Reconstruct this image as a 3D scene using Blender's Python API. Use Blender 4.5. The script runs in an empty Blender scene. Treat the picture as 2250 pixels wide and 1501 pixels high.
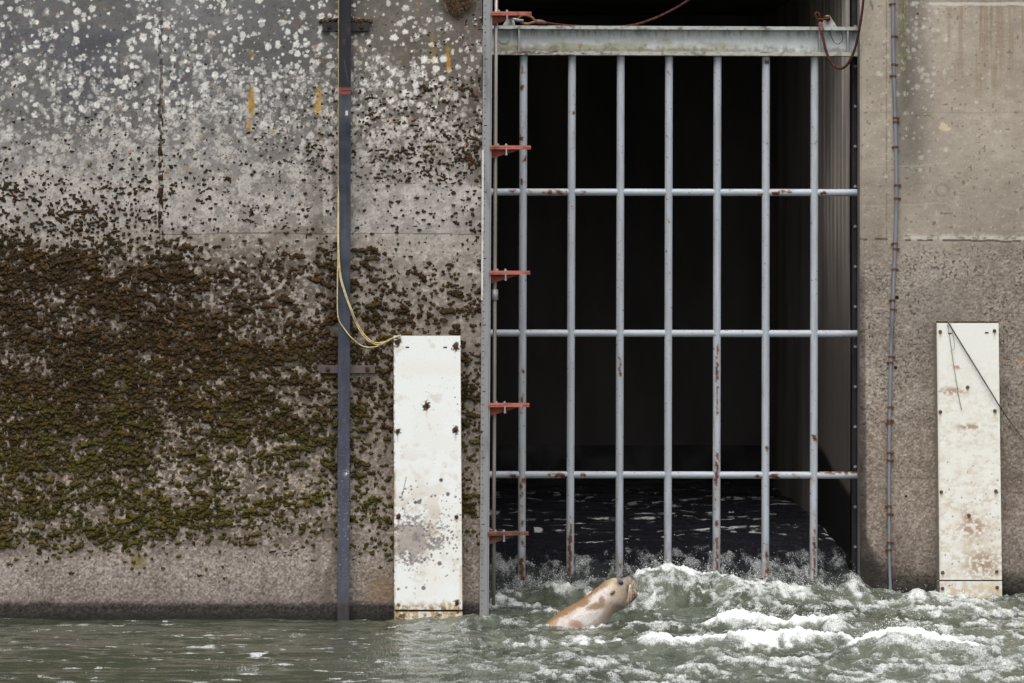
import bpy, bmesh, math
import numpy as np
from mathutils import Vector, Matrix

# ------------------------------------------------------------------ camera, sky, sun, exposure
S = bpy.context.scene
C = S.collection
FPX, D0, CX, HY, CAMZ = 10000.0, 40.0, 600.0, 600.0, 3.05     # focal length in photo pixels, metres to the near wall, vanishing point
cam_d = bpy.data.cameras.new('camera')
cam = bpy.data.objects.new('camera', cam_d)
C.objects.link(cam)
cam.location = (0, -D0, CAMZ)
cam.rotation_euler = (math.radians(90), 0, 0)
cam_d.sensor_width = 36
cam_d.lens = 36 * FPX / 2250
cam_d.shift_x = (1125 - CX) / 2250
cam_d.shift_y = -(750.5 - HY) / 2250
cam_d.clip_start, cam_d.clip_end = 0.5, 3000
S.camera = cam

SUN_EL, SUN_AZ = 62, 195
w = bpy.data.worlds.new('World'); S.world = w; w.use_nodes = True
wn, wl = w.node_tree.nodes, w.node_tree.links
sky = wn.new('ShaderNodeTexSky'); sky.sky_type = 'NISHITA'; sky.sun_disc = False
sky.sun_elevation = math.radians(SUN_EL); sky.sun_rotation = math.radians(SUN_AZ)
sky.air_density = 1.0; sky.dust_density = 4.0
hs = wn.new('ShaderNodeHueSaturation'); hs.inputs['Saturation'].default_value = 0.22
wl.new(sky.outputs[0], hs.inputs['Color'])
wl.new(hs.outputs[0], wn['Background'].inputs['Color'])
wn['Background'].inputs['Strength'].default_value = 0.15
sl = bpy.data.lights.new('sun', 'SUN'); sl.energy = 1.5; sl.angle = math.radians(40); sl.color = (1, 0.97, 0.93)
so = bpy.data.objects.new('sun', sl); C.objects.link(so)
az, el = math.radians(SUN_AZ), math.radians(SUN_EL)
sd = Vector((math.sin(az) * math.cos(el), math.cos(az) * math.cos(el), math.sin(el)))
so.rotation_euler = sd.to_track_quat('Z', 'Y').to_euler()
so.location = (0, -20, 20)
S.view_settings.view_transform = 'Standard'
S.view_settings.look = 'None'
S.view_settings.exposure = 0.33
S.view_settings.gamma = 1
S.cycles.max_bounces = 6

# ------------------------------------------------------------------ helpers
def P(px, py, d):                       # photo position -> a point at its own distance (d metres behind the near wall's face)
    k = (D0 + d) / FPX
    return Vector(((px - CX) * k, d, CAMZ + (HY - py) * k))

def lin(c):
    c = np.asarray(c, float) / 255.0
    return np.where(c <= 0.04045, c / 12.92, ((c + 0.055) / 1.055) ** 2.4)
GAIN = 0.9
def alb(c): return lin(c) * GAIN

def hsh(ix, iy, seed):
    with np.errstate(over='ignore'):
        h = ix.astype(np.uint32) * np.uint32(374761393) + iy.astype(np.uint32) * np.uint32(668265263) + np.uint32((seed * 2654435761) & 0xffffffff)
        h = (h ^ (h >> np.uint32(13))) * np.uint32(1274126177)
        h = (h ^ (h >> np.uint32(16))) * np.uint32(2246822519)
        h = h ^ (h >> np.uint32(13))
    return h.astype(np.float64) / 4294967295.0

def vn(u, v, seed=0):                   # value noise 0..1
    u = u + 1000.37; v = v + 1000.71
    iu = np.floor(u); iv = np.floor(v)
    fu = u - iu; fv = v - iv
    fu = fu * fu * fu * (fu * (fu * 6 - 15) + 10); fv = fv * fv * fv * (fv * (fv * 6 - 15) + 10)
    iu = iu.astype(np.int64); iv = iv.astype(np.int64)
    a = hsh(iu, iv, seed); b = hsh(iu + 1, iv, seed); c = hsh(iu, iv + 1, seed); d = hsh(iu + 1, iv + 1, seed)
    return (a * (1 - fu) + b * fu) * (1 - fv) + (c * (1 - fu) + d * fu) * fv

def fbm(u, v, seed=0, o=4, g=0.5):
    s = 0; a = 1; t = 0
    for k in range(o):
        ca, sa = math.cos(0.6 * k), math.sin(0.6 * k)
        s = s + a * vn((u * ca - v * sa) * 2 ** k, (u * sa + v * ca) * 2 ** k, seed + 17 * k); t += a; a *= g
    return s / t

def sst(x, a, b):
    t = np.clip((x - a) / (b - a), 0, 1)
    return t * t * (3 - 2 * t)

def rank(a):
    r = np.empty(a.size); r[np.argsort(a.ravel(), kind='stable')] = np.linspace(0, 1, a.size)
    return r.reshape(a.shape)

def mix(a, b, t): return a + (b - a) * t[..., None]

def prof(t, keys):                      # colour profile: [(pos, (r,g,b)), ...]
    xs = [k[0] for k in keys]
    return np.stack([np.interp(t, xs, [k[1][i] for k in keys]) for i in range(3)], -1)

def np_mesh(name, V, F, mat, col=None, attrs=None, parent=None, smooth=True):
    V = np.asarray(V, np.float32).reshape(-1, 3); F = np.asarray(F, np.int32)
    me = bpy.data.meshes.new(name)
    k = F.shape[1]
    me.vertices.add(len(V)); me.vertices.foreach_set('co', V.ravel())
    me.loops.add(F.size); me.loops.foreach_set('vertex_index', F.ravel())
    me.polygons.add(len(F))
    me.polygons.foreach_set('loop_start', np.arange(0, F.size, k, dtype=np.int32))
    me.polygons.foreach_set('use_smooth', np.full(len(F), smooth))
    me.update(calc_edges=True)
    if col is not None:
        a = me.color_attributes.new('Col', 'FLOAT_COLOR', 'POINT')
        c4 = np.ones((len(V), 4), np.float32); c4[:, :3] = np.asarray(col).reshape(-1, 3)
        a.data.foreach_set('color', c4.ravel())
    for n, val in (attrs or {}).items():
        a = me.attributes.new(n, 'FLOAT', 'POINT'); a.data.foreach_set('value', np.asarray(val, np.float32).ravel())
    me.materials.append(mat)
    o = bpy.data.objects.new(name, me); C.objects.link(o)
    if parent: o.parent = parent
    return o

def grid_faces(nr, nc):
    i = np.arange(nr * nc).reshape(nr, nc)
    return np.stack([i[1:, :-1], i[1:, 1:], i[:-1, 1:], i[:-1, :-1]], -1).reshape(-1, 4)

def tag(o, label=None, cat=None, group=None, kind=None):
    if label: o['label'] = label
    if cat: o['category'] = cat
    if group: o['group'] = group
    if kind: o['kind'] = kind
    return o

def empty(name, loc, label, cat, group=None):
    o = bpy.data.objects.new(name, None); C.objects.link(o); o.location = loc; o.empty_display_size = 0.1
    return tag(o, label, cat, group)

class MB:                               # collects shapes into one mesh
    def __init__(s): s.bm = bmesh.new()
    def box(s, lo, hi, bev=0.0, mat=None):
        r = bmesh.ops.create_cube(s.bm, size=1)
        lo, hi = Vector(lo), Vector(hi); c = (lo + hi) / 2; e = hi - lo
        for v in r['verts']: v.co = Vector((v.co.x * e.x, v.co.y * e.y, v.co.z * e.z)) + c
        if bev:
            ed = list({x for v in r['verts'] for x in v.link_edges})
            bmesh.ops.bevel(s.bm, geom=ed, offset=bev, segments=2, affect='EDGES', profile=0.6)
        return s
    def prism(s, pts, y0, y1):          # polygon in x,z swept along y
        a = [s.bm.verts.new((p[0], y0, p[1])) for p in pts]; b = [s.bm.verts.new((p[0], y1, p[1])) for p in pts]
        n = len(pts)
        s.bm.faces.new(a); s.bm.faces.new(b[::-1])
        for i in range(n): s.bm.faces.new((a[i], b[i], b[(i + 1) % n], a[(i + 1) % n]))
        bmesh.ops.recalc_face_normals(s.bm, faces=s.bm.faces[:])
        return s
    def tube(s, pts, r, n=10, caps=True):
        pts = [Vector(p) for p in pts]; m = len(pts)
        rr = r if hasattr(r, '__len__') else [r] * m
        rings = []; prev = None
        for i, p in enumerate(pts):
            t = (pts[min(i + 1, m - 1)] - pts[max(i - 1, 0)]).normalized()
            if prev is None:
                u = t.orthogonal().normalized()
            else:
                u = (prev - t * prev.dot(t)).normalized()
            prev = u; v = t.cross(u)
            rings.append([s.bm.verts.new(p + (u * math.cos(2 * math.pi * k / n) + v * math.sin(2 * math.pi * k / n)) * rr[i]) for k in range(n)])
        for a, b in zip(rings, rings[1:]):
            for k in range(n): s.bm.faces.new((a[k], a[(k + 1) % n], b[(k + 1) % n], b[k]))
        if caps: s.bm.faces.new(rings[0][::-1]); s.bm.faces.new(rings[-1])
        return s
    def ball(s, c, r, sub=2, sc=(1, 1, 1)):
        q = bmesh.ops.create_icosphere(s.bm, subdivisions=sub, radius=1)
        for v in q['verts']: v.co = Vector((v.co.x * sc[0], v.co.y * sc[1], v.co.z * sc[2])) * r + Vector(c)
        return s
    def bolt(s, c, r, depth):           # hexagonal head with washer facing -y
        for rad, n, y0, y1 in ((r * 1.35, 16, 0, depth * 0.35), (r, 6, depth * 0.35, depth)):
            a = [s.bm.verts.new((c[0] + rad * math.cos(2 * math.pi * k / n + .3), c[1] - y0, c[2] + rad * math.sin(2 * math.pi * k / n + .3))) for k in range(n)]
            b = [s.bm.verts.new((v.co.x, c[1] - y1, v.co.z)) for v in a]
            s.bm.faces.new(b[::-1])
            for k in range(n): s.bm.faces.new((a[k], b[k], b[(k + 1) % n], a[(k + 1) % n]))
        bmesh.ops.recalc_face_normals(s.bm, faces=s.bm.faces[:])
        return s
    def build(s, name, mat, parent=None, smooth=False):
        me = bpy.data.meshes.new(name); s.bm.to_mesh(me); s.bm.free()
        me.materials.append(mat)
        if smooth:
            for p in me.polygons: p.use_smooth = True
        o = bpy.data.objects.new(name, me); C.objects.link(o)
        if parent: o.parent = parent
        return o

def put(o, parent):                     # parent a world-built mesh under an Empty that has a location
    o.parent = parent; o.matrix_parent_inverse = Matrix.Translation(-parent.location)
    return o

def spline(pts, n=12):                  # Catmull-Rom through points
    pts = [Vector(p) for p in pts]; q = [pts[0] * 2 - pts[1]] + pts + [pts[-1] * 2 - pts[-2]]
    out = []
    for i in range(1, len(q) - 2):
        a, b, c, d = q[i - 1:i + 3]
        for k in range(n):
            t = k / n
            out.append(0.5 * ((2 * b) + (c - a) * t + (2 * a - 5 * b + 4 * c - d) * t * t + (3 * b - a - 3 * c + d) * t ** 3))
    out.append(pts[-1]); return out

# ------------------------------------------------------------------ materials
def mat_new(name):
    m = bpy.data.materials.new(name); m.use_nodes = True
    return m, m.node_tree.nodes, m.node_tree.links, m.node_tree.nodes['Principled BSDF']

def mat_attr(name, rough=0.85, grain=0.15, gscale=120, bump=0.3, bscale=150, spec=0.3, bdist=0.004, coat=0.0):
    """colour from the mesh's own paint map, broken up by procedural grain"""
    m, n, l, b = mat_new(name)
    ca = n.new('ShaderNodeVertexColor'); ca.layer_name = 'Col'
    tc = n.new('ShaderNodeTexCoord')
    nz = n.new('ShaderNodeTexNoise'); nz.inputs['Scale'].default_value = gscale; nz.inputs['Detail'].default_value = 3
    l.new(tc.outputs['Object'], nz.inputs['Vector'])
    mr = n.new('ShaderNodeMapRange'); mr.inputs['From Min'].default_value = 0.3; mr.inputs['From Max'].default_value = 0.7
    mr.inputs['To Min'].default_value = 1 - grain; mr.inputs['To Max'].default_value = 1 + grain
    l.new(nz.outputs['Fac'], mr.inputs['Value'])
    mx = n.new('ShaderNodeVectorMath'); mx.operation = 'SCALE'
    l.new(ca.outputs['Color'], mx.inputs[0]); l.new(mr.outputs[0], mx.inputs['Scale'])
    l.new(mx.outputs[0], b.inputs['Base Color'])
    b.inputs['Roughness'].default_value = rough; b.inputs['Specular IOR Level'].default_value = spec
    b.inputs['Coat Weight'].default_value = coat; b.inputs['Coat Roughness'].default_value = 0.15
    nb = n.new('ShaderNodeTexNoise'); nb.inputs['Scale'].default_value = bscale; nb.inputs['Detail'].default_value = 2
    l.new(tc.outputs['Object'], nb.inputs['Vector'])
    bp = n.new('ShaderNodeBump'); bp.inputs['Strength'].default_value = bump; bp.inputs['Distance'].default_value = bdist
    l.new(nb.outputs['Fac'], bp.inputs['Height']); l.new(bp.outputs[0], b.inputs['Normal'])
    return m

def mat_two(name, c1, c2, scale=8, lo=0.45, hi=0.6, rough=0.6, rough2=0.8, metal=0.0, stretch=(1, 1, 1), bump=0.2, detail=6, spec=0.4):
    """two colours broken by noise (paint and wear, metal and rust)"""
    m, n, l, b = mat_new(name)
    tc = n.new('ShaderNodeTexCoord'); mp = n.new('ShaderNodeMapping'); mp.inputs['Scale'].default_value = stretch
    nz = n.new('ShaderNodeTexNoise'); nz.inputs['Scale'].default_value = scale; nz.inputs['Detail'].default_value = detail
    l.new(tc.outputs['Object'], mp.inputs['Vector']); l.new(mp.outputs[0], nz.inputs['Vector'])
    mr = n.new('ShaderNodeMapRange'); mr.inputs['From Min'].default_value = lo; mr.inputs['From Max'].default_value = hi
    l.new(nz.outputs['Fac'], mr.inputs['Value'])
    mx = n.new('ShaderNodeMix'); mx.data_type = 'RGBA'
    mx.inputs['A'].default_value = (*alb(c1), 1); mx.inputs['B'].default_value = (*alb(c2), 1)
    l.new(mr.outputs[0], mx.inputs['Factor']); l.new(mx.outputs['Result'], b.inputs['Base Color'])
    m2 = n.new('ShaderNodeMapRange'); m2.inputs['To Min'].default_value = rough; m2.inputs['To Max'].default_value = rough2
    l.new(mr.outputs[0], m2.inputs['Value']); l.new(m2.outputs[0], b.inputs['Roughness'])
    b.inputs['Metallic'].default_value = metal; b.inputs['Specular IOR Level'].default_value = spec
    bp = n.new('ShaderNodeBump'); bp.inputs['Strength'].default_value = bump; bp.inputs['Distance'].default_value = 0.003
    l.new(nz.outputs['Fac'], bp.inputs['Height']); l.new(bp.outputs[0], b.inputs['Normal'])
    return m

M = {}
M['concrete'] = mat_attr('weathered concrete', 0.9, 0.12, 140, 0.35, 160, 0.2)
M['concrete_plain'] = mat_two('plain concrete', (132, 127, 120), (110, 106, 101), 3.5, 0.35, 0.65, 0.9, 0.95, bump=0.3, spec=0.2)
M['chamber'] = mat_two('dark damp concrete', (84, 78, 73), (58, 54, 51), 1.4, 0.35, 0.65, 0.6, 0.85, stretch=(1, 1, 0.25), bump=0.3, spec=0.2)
M['moss'] = mat_attr('moss', 0.95, 0.35, 260, 0.9, 330, 0.05, 0.006)
M['paint'] = mat_attr('worn paint', 0.45, 0.05, 90, 0.08, 60, 0.4)
M['panel'] = mat_attr('white plastic panel', 0.5, 0.03, 60, 0.03, 30, 0.35)
M['post'] = mat_attr('blue grey strip', 0.42, 0.12, 160, 0.1, 90, 0.4)
M['red'] = mat_two('red primer', (178, 104, 92), (128, 74, 64), 14, 0.5, 0.7, 0.7, 0.85)
M['galv'] = mat_two('galvanised steel', (176, 178, 182), (146, 147, 150), 22, 0.4, 0.65, 0.45, 0.6, 0.35, (1, 1, 0.2))
M['angle'] = mat_two('pale steel', (148, 148, 150), (108, 105, 102), 9, 0.55, 0.75, 0.55, 0.75, 0.15, (1, 1, 0.25))
M['stainless'] = mat_two('steel pipe', (170, 165, 158), (128, 120, 112), 12, 0.45, 0.7, 0.35, 0.5, 0.5, (1, 1, 0.1))
M['rust'] = mat_two('rust', (98, 60, 42), (56, 38, 32), 40, 0.4, 0.6, 0.9, 0.95, spec=0.1)
M['rope'] = mat_two('rusty wire rope', (96, 58, 52), (58, 38, 36), 60, 0.4, 0.6, 0.85, 0.9, stretch=(1, 1, 1), bump=0.6, spec=0.1)
M['bronze'] = mat_two('ochre thimble', (146, 104, 62), (84, 56, 40), 30, 0.4, 0.65, 0.7, 0.9)
M['black'] = mat_two('black steel', (38, 38, 44), (60, 48, 42), 18, 0.55, 0.7, 0.5, 0.85)
M['black_line'] = mat_two('black mark', (24, 24, 24), (34, 32, 30), 18, 0.4, 0.6, 0.9, 0.95)
M['beam'] = mat_attr('grey painted beam', 0.5, 0.08, 50, 0.1, 60, 0.35)
M['cable'] = mat_two('cream cable', (214, 196, 150), (186, 166, 118), 20, 0.45, 0.6, 0.6, 0.7)
M['grass'] = mat_two('dry stem', (150, 142, 96), (112, 110, 76), 30, 0.4, 0.6, 0.9, 0.9)
M['conduit'] = mat_two('grey conduit', (128, 131, 140), (88, 86, 88), 12, 0.5, 0.7, 0.55, 0.75, 0.0, (1, 1, 0.15))
M['clamp'] = mat_two('rusty clamp', (118, 78, 56), (84, 58, 48), 40, 0.4, 0.6, 0.9, 0.95)
M['twine'] = mat_two('dark cord', (92, 84, 74), (64, 58, 54), 40, 0.4, 0.6, 0.9, 0.9)
M['tuft'] = mat_two('brown dry moss', (92, 70, 44), (58, 44, 30), 30, 0.4, 0.6, 0.95, 0.95)

# ------------------------------------------------------------------ left pier: mossy, lichened wall
rng = np.random.default_rng(7)
ST = 1.5
gx = np.arange(-400, 1060.1, ST); gy = np.arange(-120, 1412, ST)
GX, GY = np.meshgrid(gx, gy)
nr, nc = GX.shape

def splat(arr, cx, cy, r, fn, pad=1.5, x0=-400, y0=-120):   # local window of a disc
    a0 = int((cx - r * pad - x0) / ST); a1 = int((cx + r * pad - x0) / ST) + 2
    b0 = int((cy - r * pad - y0) / ST); b1 = int((cy + r * pad - y0) / ST) + 2
    a0, b0 = max(a0, 0), max(b0, 0); a1, b1 = min(a1, arr.shape[1]), min(b1, arr.shape[0])
    if a1 <= a0 or b1 <= b0: return
    X = x0 + ST * np.arange(a0, a1)[None, :] - cx; Y = y0 + ST * np.arange(b0, b1)[:, None] - cy
    arr[b0:b1, a0:a1] = fn(arr[b0:b1, a0:a1], X, Y, np.hypot(X, Y) / r, np.arctan2(Y, X))

base = prof(GY, [(-120, (98, 97, 98)), (0, (102, 101, 101)), (150, (104, 102, 101)), (240, (111, 109, 108)), (330, (131, 127, 124)),
                 (430, (152, 146, 140)), (510, (152, 146, 140)), (516, (165, 156, 147)), (580, (157, 148, 140)), (700, (150, 140, 131)), (960, (152, 140, 130)),
                 (1080, (165, 152, 141)), (1200, (152, 141, 132)), (1300, (147, 136, 127)), (1412, (140, 130, 122))])
big = fbm(GX / 260, GY / 200, 1, 4) - 0.5
med = fbm(GX / 40, GY / 40, 2, 4) - 0.5
base += (big * 46 + med * 26)[..., None]
warm = sst(GX, 600, 900) * (1 - sst(GY, 250, 420))
base += warm[..., None] * np.array([8, 3, -4])
bluish = sst(fbm(GX / 120, GY / 70, 5, 3), 0.5, 0.7) * (1 - sst(GY, 180, 330)) * (1 - sst(GX, 350, 700))
base -= bluish[..., None] * np.array([13, 11, 7])
# aggregate grain, coarser low on the wall
agg = sst(GY, 560, 1180)
g1 = hsh((GX / 3.1).astype(int), (GY / 2.9).astype(int), 9) - 0.5
g2 = .6 * vn(GX / 2.8, GY / 2.8, 12) + .6 * vn(GX / 5.2, GY / 4.6, 13) - .6
base += ((g1 * 16 + g2 * 62) * (0.22 + 0.95 * agg))[..., None]
pits = sst(vn(GX / 4, GY / 4, 14), 0.83, 0.9) * 0.5
base = mix(base, np.array([64, 58, 55.]), pits * (0.5 + 0.4 * agg))
# pale lichen crust in the middle heights
band = np.interp(GY, [100, 200, 330, 430, 500, 530, 600, 720], [0, 0.10, 0.42, 0.5, 0.35, 0.25, 0.32, 0.0])
crn = rank(fbm(GX / 26, GY / 24, 20, 6, 0.75))
band = band * np.where((GY > 500) & (GX > 350) & (GX < 640), 0.8, 1)
band = np.clip(band + .22 * (fbm(GX / 110, GY / 60, 19, 3) - .5) * (band > 0), 0, 1) * (1 - .5 * sst(-GX, -330, -120) * (1 - sst(GY, 260, 360)))
crust = sst(crn, 1 - band - 0.22, 1 - band + 0.16) * (band > 0.01)
spk = sst(vn(GX / 3.4, GY / 3.4, 22), 0.30, 0.5)
base = mix(base, np.array([190, 184, 176.]), crust * (0.35 + 0.55 * spk))
# round lichen rosettes
lich = np.zeros_like(GX); lcol = np.zeros_like(GX)
def rosettes(n, ymean, r0, r1, alpha, seedbase, dens):
    k = 0; tries = 0; placed = []
    while k < n and tries < n * 30:
        tries += 1
        x = rng.uniform(-400, 1058); y = rng.uniform(-120, 600)
        if rng.random() > dens(x, y): continue
        r = r0 + (r1 - r0) * rng.random() ** 1.5
        if r > 3 and placed and rng.random() < .82:
            pa = np.array(placed); 
            if (np.hypot(pa[:, 0] - x, pa[:, 1] - y) < .85 * (pa[:, 2] + r)).any(): continue
        placed.append((x, y, r)); k += 1
        ph = rng.uniform(0, 6.28, 4); am = rng.uniform(0.03, 0.13, 4); a = alpha * rng.uniform(0.75, 1.05)
        ex = rng.uniform(0.8, 1.25)
        def fn(A, X, Y, R, T):
            R = np.hypot(X * ex, Y / ex) / r
            edge = 1 + am[0] * np.sin(3 * T + ph[0]) + am[1] * np.sin(5 * T + ph[1]) + am[2] * np.sin(9 * T + ph[2]) + 0.6 * am[3] * np.sin(14 * T + ph[3])
            return np.maximum(A, a * sst(edge - R, 0, 0.22))
        splat(lich, x, y, r, fn)
clus = fbm(GX / 70, GY / 60, 30, 3)
def cl(x, y):
    return float(clus[min(max(int((y + 120) / ST), 0), nr - 1), min(max(int((x + 400) / ST), 0), nc - 1)])
def dens_big(x, y):
    d = np.interp(y, [-120, 0, 60, 200, 280, 380, 520, 600], [0.5, 0.7, 0.8, 1, 0.7, 0.3, 0.12, 0.06])
    if x > 780: d *= np.interp(y, [0, 90, 200], [0.3, 0.55, 0.7])
    return d * np.clip((cl(x, y) - 0.2) * 2.4, 0.25, 1)
rosettes(1390, 0, 3.6, 10, 1.0, 40, dens_big)
rosettes(2050, 0, 1.4, 4.4, 0.9, 41, lambda x, y: np.interp(y, [-120, 100, 300, 500, 600], [0.4, 0.8, 1, 0.6, 0.1]) * (1.0 if x > 350 else 0.6))
rosettes(700, 0, 4, 9.5, .62, 42, lambda x, y: np.interp(y, [120, 180, 300, 380], [0, 1, .8, 0]) * (1 if x > 340 else .45))
hole = sst(fbm(GX / 5, GY / 5, 33, 2), 0.42, 0.58)
age = fbm(GX / 60, GY / 60, 35, 2)
ragged = 0.42 + 0.58 * np.maximum(hole, sst(age, 0.48, 0.60) * 0.9)
lc = mix(np.full(GX.shape + (3,), 242.) * np.array([1, 0.99, 0.965]), np.array([186, 181, 174.]), sst(GY, 200, 400))
lc -= ((vn(GX / 5, GY / 5, 36)) * 34)[..., None]
base = base + (lc - base) * (lich * ragged)[..., None]
# orange-yellow streaks
for (x, y0, y1, wd, a) in ((552, 186, 262, 8, 1), (547, 255, 300, 6, 1), (556, 330, 350, 10, .4), (701, 180, 250, 7, 1), (697, 225, 262, 7, 1), (703, 284, 304, 9, .8), (672, 238, 252, 8, .5),
                           (984, 96, 168, 6.5, 1), (988, 175, 215, 5, .45), (951, 66, 150, 6, .35), (551, 104, 136, 6, .65), (738, 18, 36, 5, 1), (604, 90, 108, 5, .4),
                           (872, 92, 100, 5, .6), (1030, 170, 180, 4, .5), (890, 170, 178, 6, .4)):
    e = np.abs(GX - x - 6 * (fbm(GY / 22, GX / 60, 44, 2) - .5)) / wd
    m_ = sst(1.15 - e + 1.1 * (fbm(GX / 5, GY / 8, 46, 4, .7) - .5), 0, .6) * sst(GY, y0 - 4, y0 + 18) * (1 - sst(GY, y1 - 26, y1 + 6)) * sst(fbm(GX / 5, GY / 8, 45, 4, .7), 0.30, 0.50) * a * .9
    base = mix(base, np.array([182, 138, 66.]), m_ * .85)
for k in range(160):                    # small rusty and ochre specks
    x, y = rng.uniform(0, 1050), rng.uniform(0, 460); r = rng.uniform(1.5, 5)
    cc = np.array([[150, 108, 84], [166, 140, 100], [128, 88, 70]][k % 3], float)
    a0, b0 = int((x + 400 - 8) / ST), int((y + 120 - 8) / ST)
    sub = (slice(max(b0, 0), b0 + 12), slice(max(a0, 0), a0 + 12))
    R = np.hypot(GX[sub] - x, GY[sub] - y) / r
    base[sub] = mix(base[sub], cc, sst(1.2 - R, 0, .5) * .6)
for k in range(3150):                   # tiny dark specks of young moss
    x, y = rng.uniform(-400, 1056), rng.uniform(-60, 620); r = rng.uniform(.8, 2.2)
    if rng.random() > np.interp(y, [-60, 100, 220, 400, 620], [.15, .3, .8, 1, .7]): continue
    a0, b0 = int((x + 400 - 4) / ST), int((y + 120 - 4) / ST)
    sub = (slice(max(b0, 0), b0 + 6), slice(max(a0, 0), a0 + 6))
    base[sub] = mix(base[sub], np.array([58, 47, 38.]), sst(1.3 - np.hypot(GX[sub] - x, GY[sub] - y) / r, 0, .6) * .8)
# construction joints
jv = (np.abs(GX - 353 - 3 * (vn(GY / 18, GX * 0, 50) - .5) * 2) < 3.2) & (GY < 345)
jn = sst(vn(GX / 6, GY / 11, 51), 0.25, 0.45)
base = mix(base, np.array([52, 45, 42.]), jv * jn * 0.6)
jv2 = (np.abs(GX - 351) < 1.6) & (GY >= 345) & (GY < 600); base = mix(base, np.array([96, 88, 82.]), jv2 * 0.6)
for (yy, xa, a) in ((514, 350, .6), (1087, 350, .45), (404, 560, .25)):
    jy = (np.abs(GY - yy - 4 * (vn(GX / 90, GY * 0, 52) - .5)) < 1.3) & (GX > xa)
    base = mix(base, np.array([88, 80, 74.]), jy * a)
# brown staining near the corner and beside the strip
st_ = sst(GX, 985, 1058) * sst(fbm(GX / 20, GY / 46, 55, 4), 0.42, 0.62) * 0.55 * (1 - sst(GY, 400, 560))
base = mix(base, np.array([66, 55, 48.]), st_)
st2 = np.exp(-((GX - 725) / 36) ** 2) * sst(fbm(GX / 22, GY / 60, 57, 3), 0.4, 0.6) * sst(GY, 250, 420) * .5
base = mix(base, np.array([84, 74, 66.]), st2)
# dark brown film of algae between moss
film = sst(fbm(GX / 9, GY / 7, 58, 5, .65), 0.34, 0.54) * np.interp(GY, [480, 600, 940, 1190, 1230], [0, 1, .95, .5, 0]) * (1 - .65 * sst(GX, 560, 900))
base = mix(base, np.array([72, 61, 50.]), film * .88)
# olive smear, wet foot of the wall
sm = np.exp(-((GX - 303) / 14) ** 2 - ((GY - 1233) / 12) ** 2); base = mix(base, np.array([120, 112, 66.]), np.clip(sm * 1.2, 0, .8))
ru = np.exp(-((GX - 838) / 26) ** 2 - ((GY - 1300) / 30) ** 2); base = mix(base, np.array([136, 108, 78.]), np.clip(ru, 0, .5))
wl_ = 1326 + 10 * (fbm(GX / 60, GX * 0, 60, 3) - .5)
wet = sst(GY - wl_, -9, 8)
wetc = np.array([60, 55, 53.]) + (g1 * 24 + g2 * 34)[..., None]
wetc = mix(wetc, np.array([44, 43, 38.]), sst(GY, 1340, 1362))
base = base + (wetc - base) * wet[..., None]
damp = sst(GY, 1285, 1325) * (1 - wet) * .25; base = mix(base, np.array([100, 92, 86.]), damp)
base = np.clip(base, 14, 245)

# ---- moss height field
cols = [0, 180, 350, 450, 560, 650, 740, 780, 860, 940, 1010, 1062]
T = {-120: [0]*7 + [.02, .02, .04, .1, .12],
     0: [0, 0, .005, 0, 0, 0, .01, .02, .015, .03, .10, .12],
     150: [.01, .01, .01, .01, .01, .02, .02, .03, .03, .04, .08, .25],
     220: [.02, .02, .02, .02, .03, .06, .12, .10, .12, .15, .2, .5],
     280: [.03, .03, .03, .04, .06, .1, .18, .2, .26, .32, .4, .45],
     330: [.08, .07, .1, .06, .08, .16, .3, .25, .4, .5, .6, .6],
     390: [.14, .12, .14, .08, .06, .08, .14, .14, .25, .38, .5, .45],
     420: [.35, .3, .25, .10, .06, .06, .1, .05, .06, .08, .1, .3],
     450: [.42, .36, .26, .12, .08, .08, .15, .05, .08, .08, .1, .32],
     490: [.35, .4, .22, .1, .08, .12, .14, .04, .06, .06, .12, .3],
     515: [.5, .42, .15, .04, .04, .05, .06, .02, .04, .04, .06, .3],
     545: [.66, .56, .25, .10, .12, .12, .3, .14, .08, .03, .08, .25],
     600: [.72, .66, .5, .36, .45, .40, .45, .28, .28, .13, .32, .32],
     660: [.74, .72, .52, .34, .38, .25, .28, .3, .32, .26, .32, .34],
     710: [.74, .74, .68, .5, .38, .5, .38, .32, .28, .28, .32, .28],
     760: [.72, .74, .76, .74, .68, .62, .55, .55, .48, .4, .4, .35],
     830: [.72, .74, .76, .74, .64, .52, .55, .5, .42, .4, .5, .3],
     900: [.74, .7, .74, .68, .62, .52, .5, .45, .33, .3, .5, .3],
     960: [.55, .55, .55, .52, .46, .42, .36, .3, .26, .3, .3, .2],
     1020: [.6, .56, .54, .42, .32, .34, .36, .3, .25, .3, .45, .2],
     1075: [.56, .55, .44, .22, .10, .2, .18, .16, .15, .2, .3, .12],
     1095: [.6, .6, .6, .52, .42, .36, .32, .28, .22, .25, .3, .1],
     1130: [.66, .6, .55, .66, .66, .42, .36, .3, .3, .3, .28, .08],
     1170: [.7, .56, .4, .42, .36, .2, .22, .26, .32, .3, .2, .05],
     1200: [.5, .28, .16, .12, .08, .08, .09, .12, .18, .2, .1, .03],
     1240: [.05, .04, .04, .02, .01, .01, .02, .02, .03, .03, .02, 0],
     1290: [0]*12, 1412: [0]*12}
tys = sorted(T); tab = np.array([[np.interp(x, cols, T[y]) for x in gx] for y in tys])
dens = np.stack([np.interp(gy, tys, tab[:, j]) for j in range(nc)], 1)
dens = dens * (0.45 + 1.1 * rank(fbm(GX / 70, GY / 40, 70, 3)))
dens = np.clip(dens * 1.08, 0, .92)
wx = GX + 10 * (fbm(GX / 25, GY / 25, 71, 2) - .5); wy = GY + 8 * (fbm(GX / 25, GY / 25, 72, 2) - .5)
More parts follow.
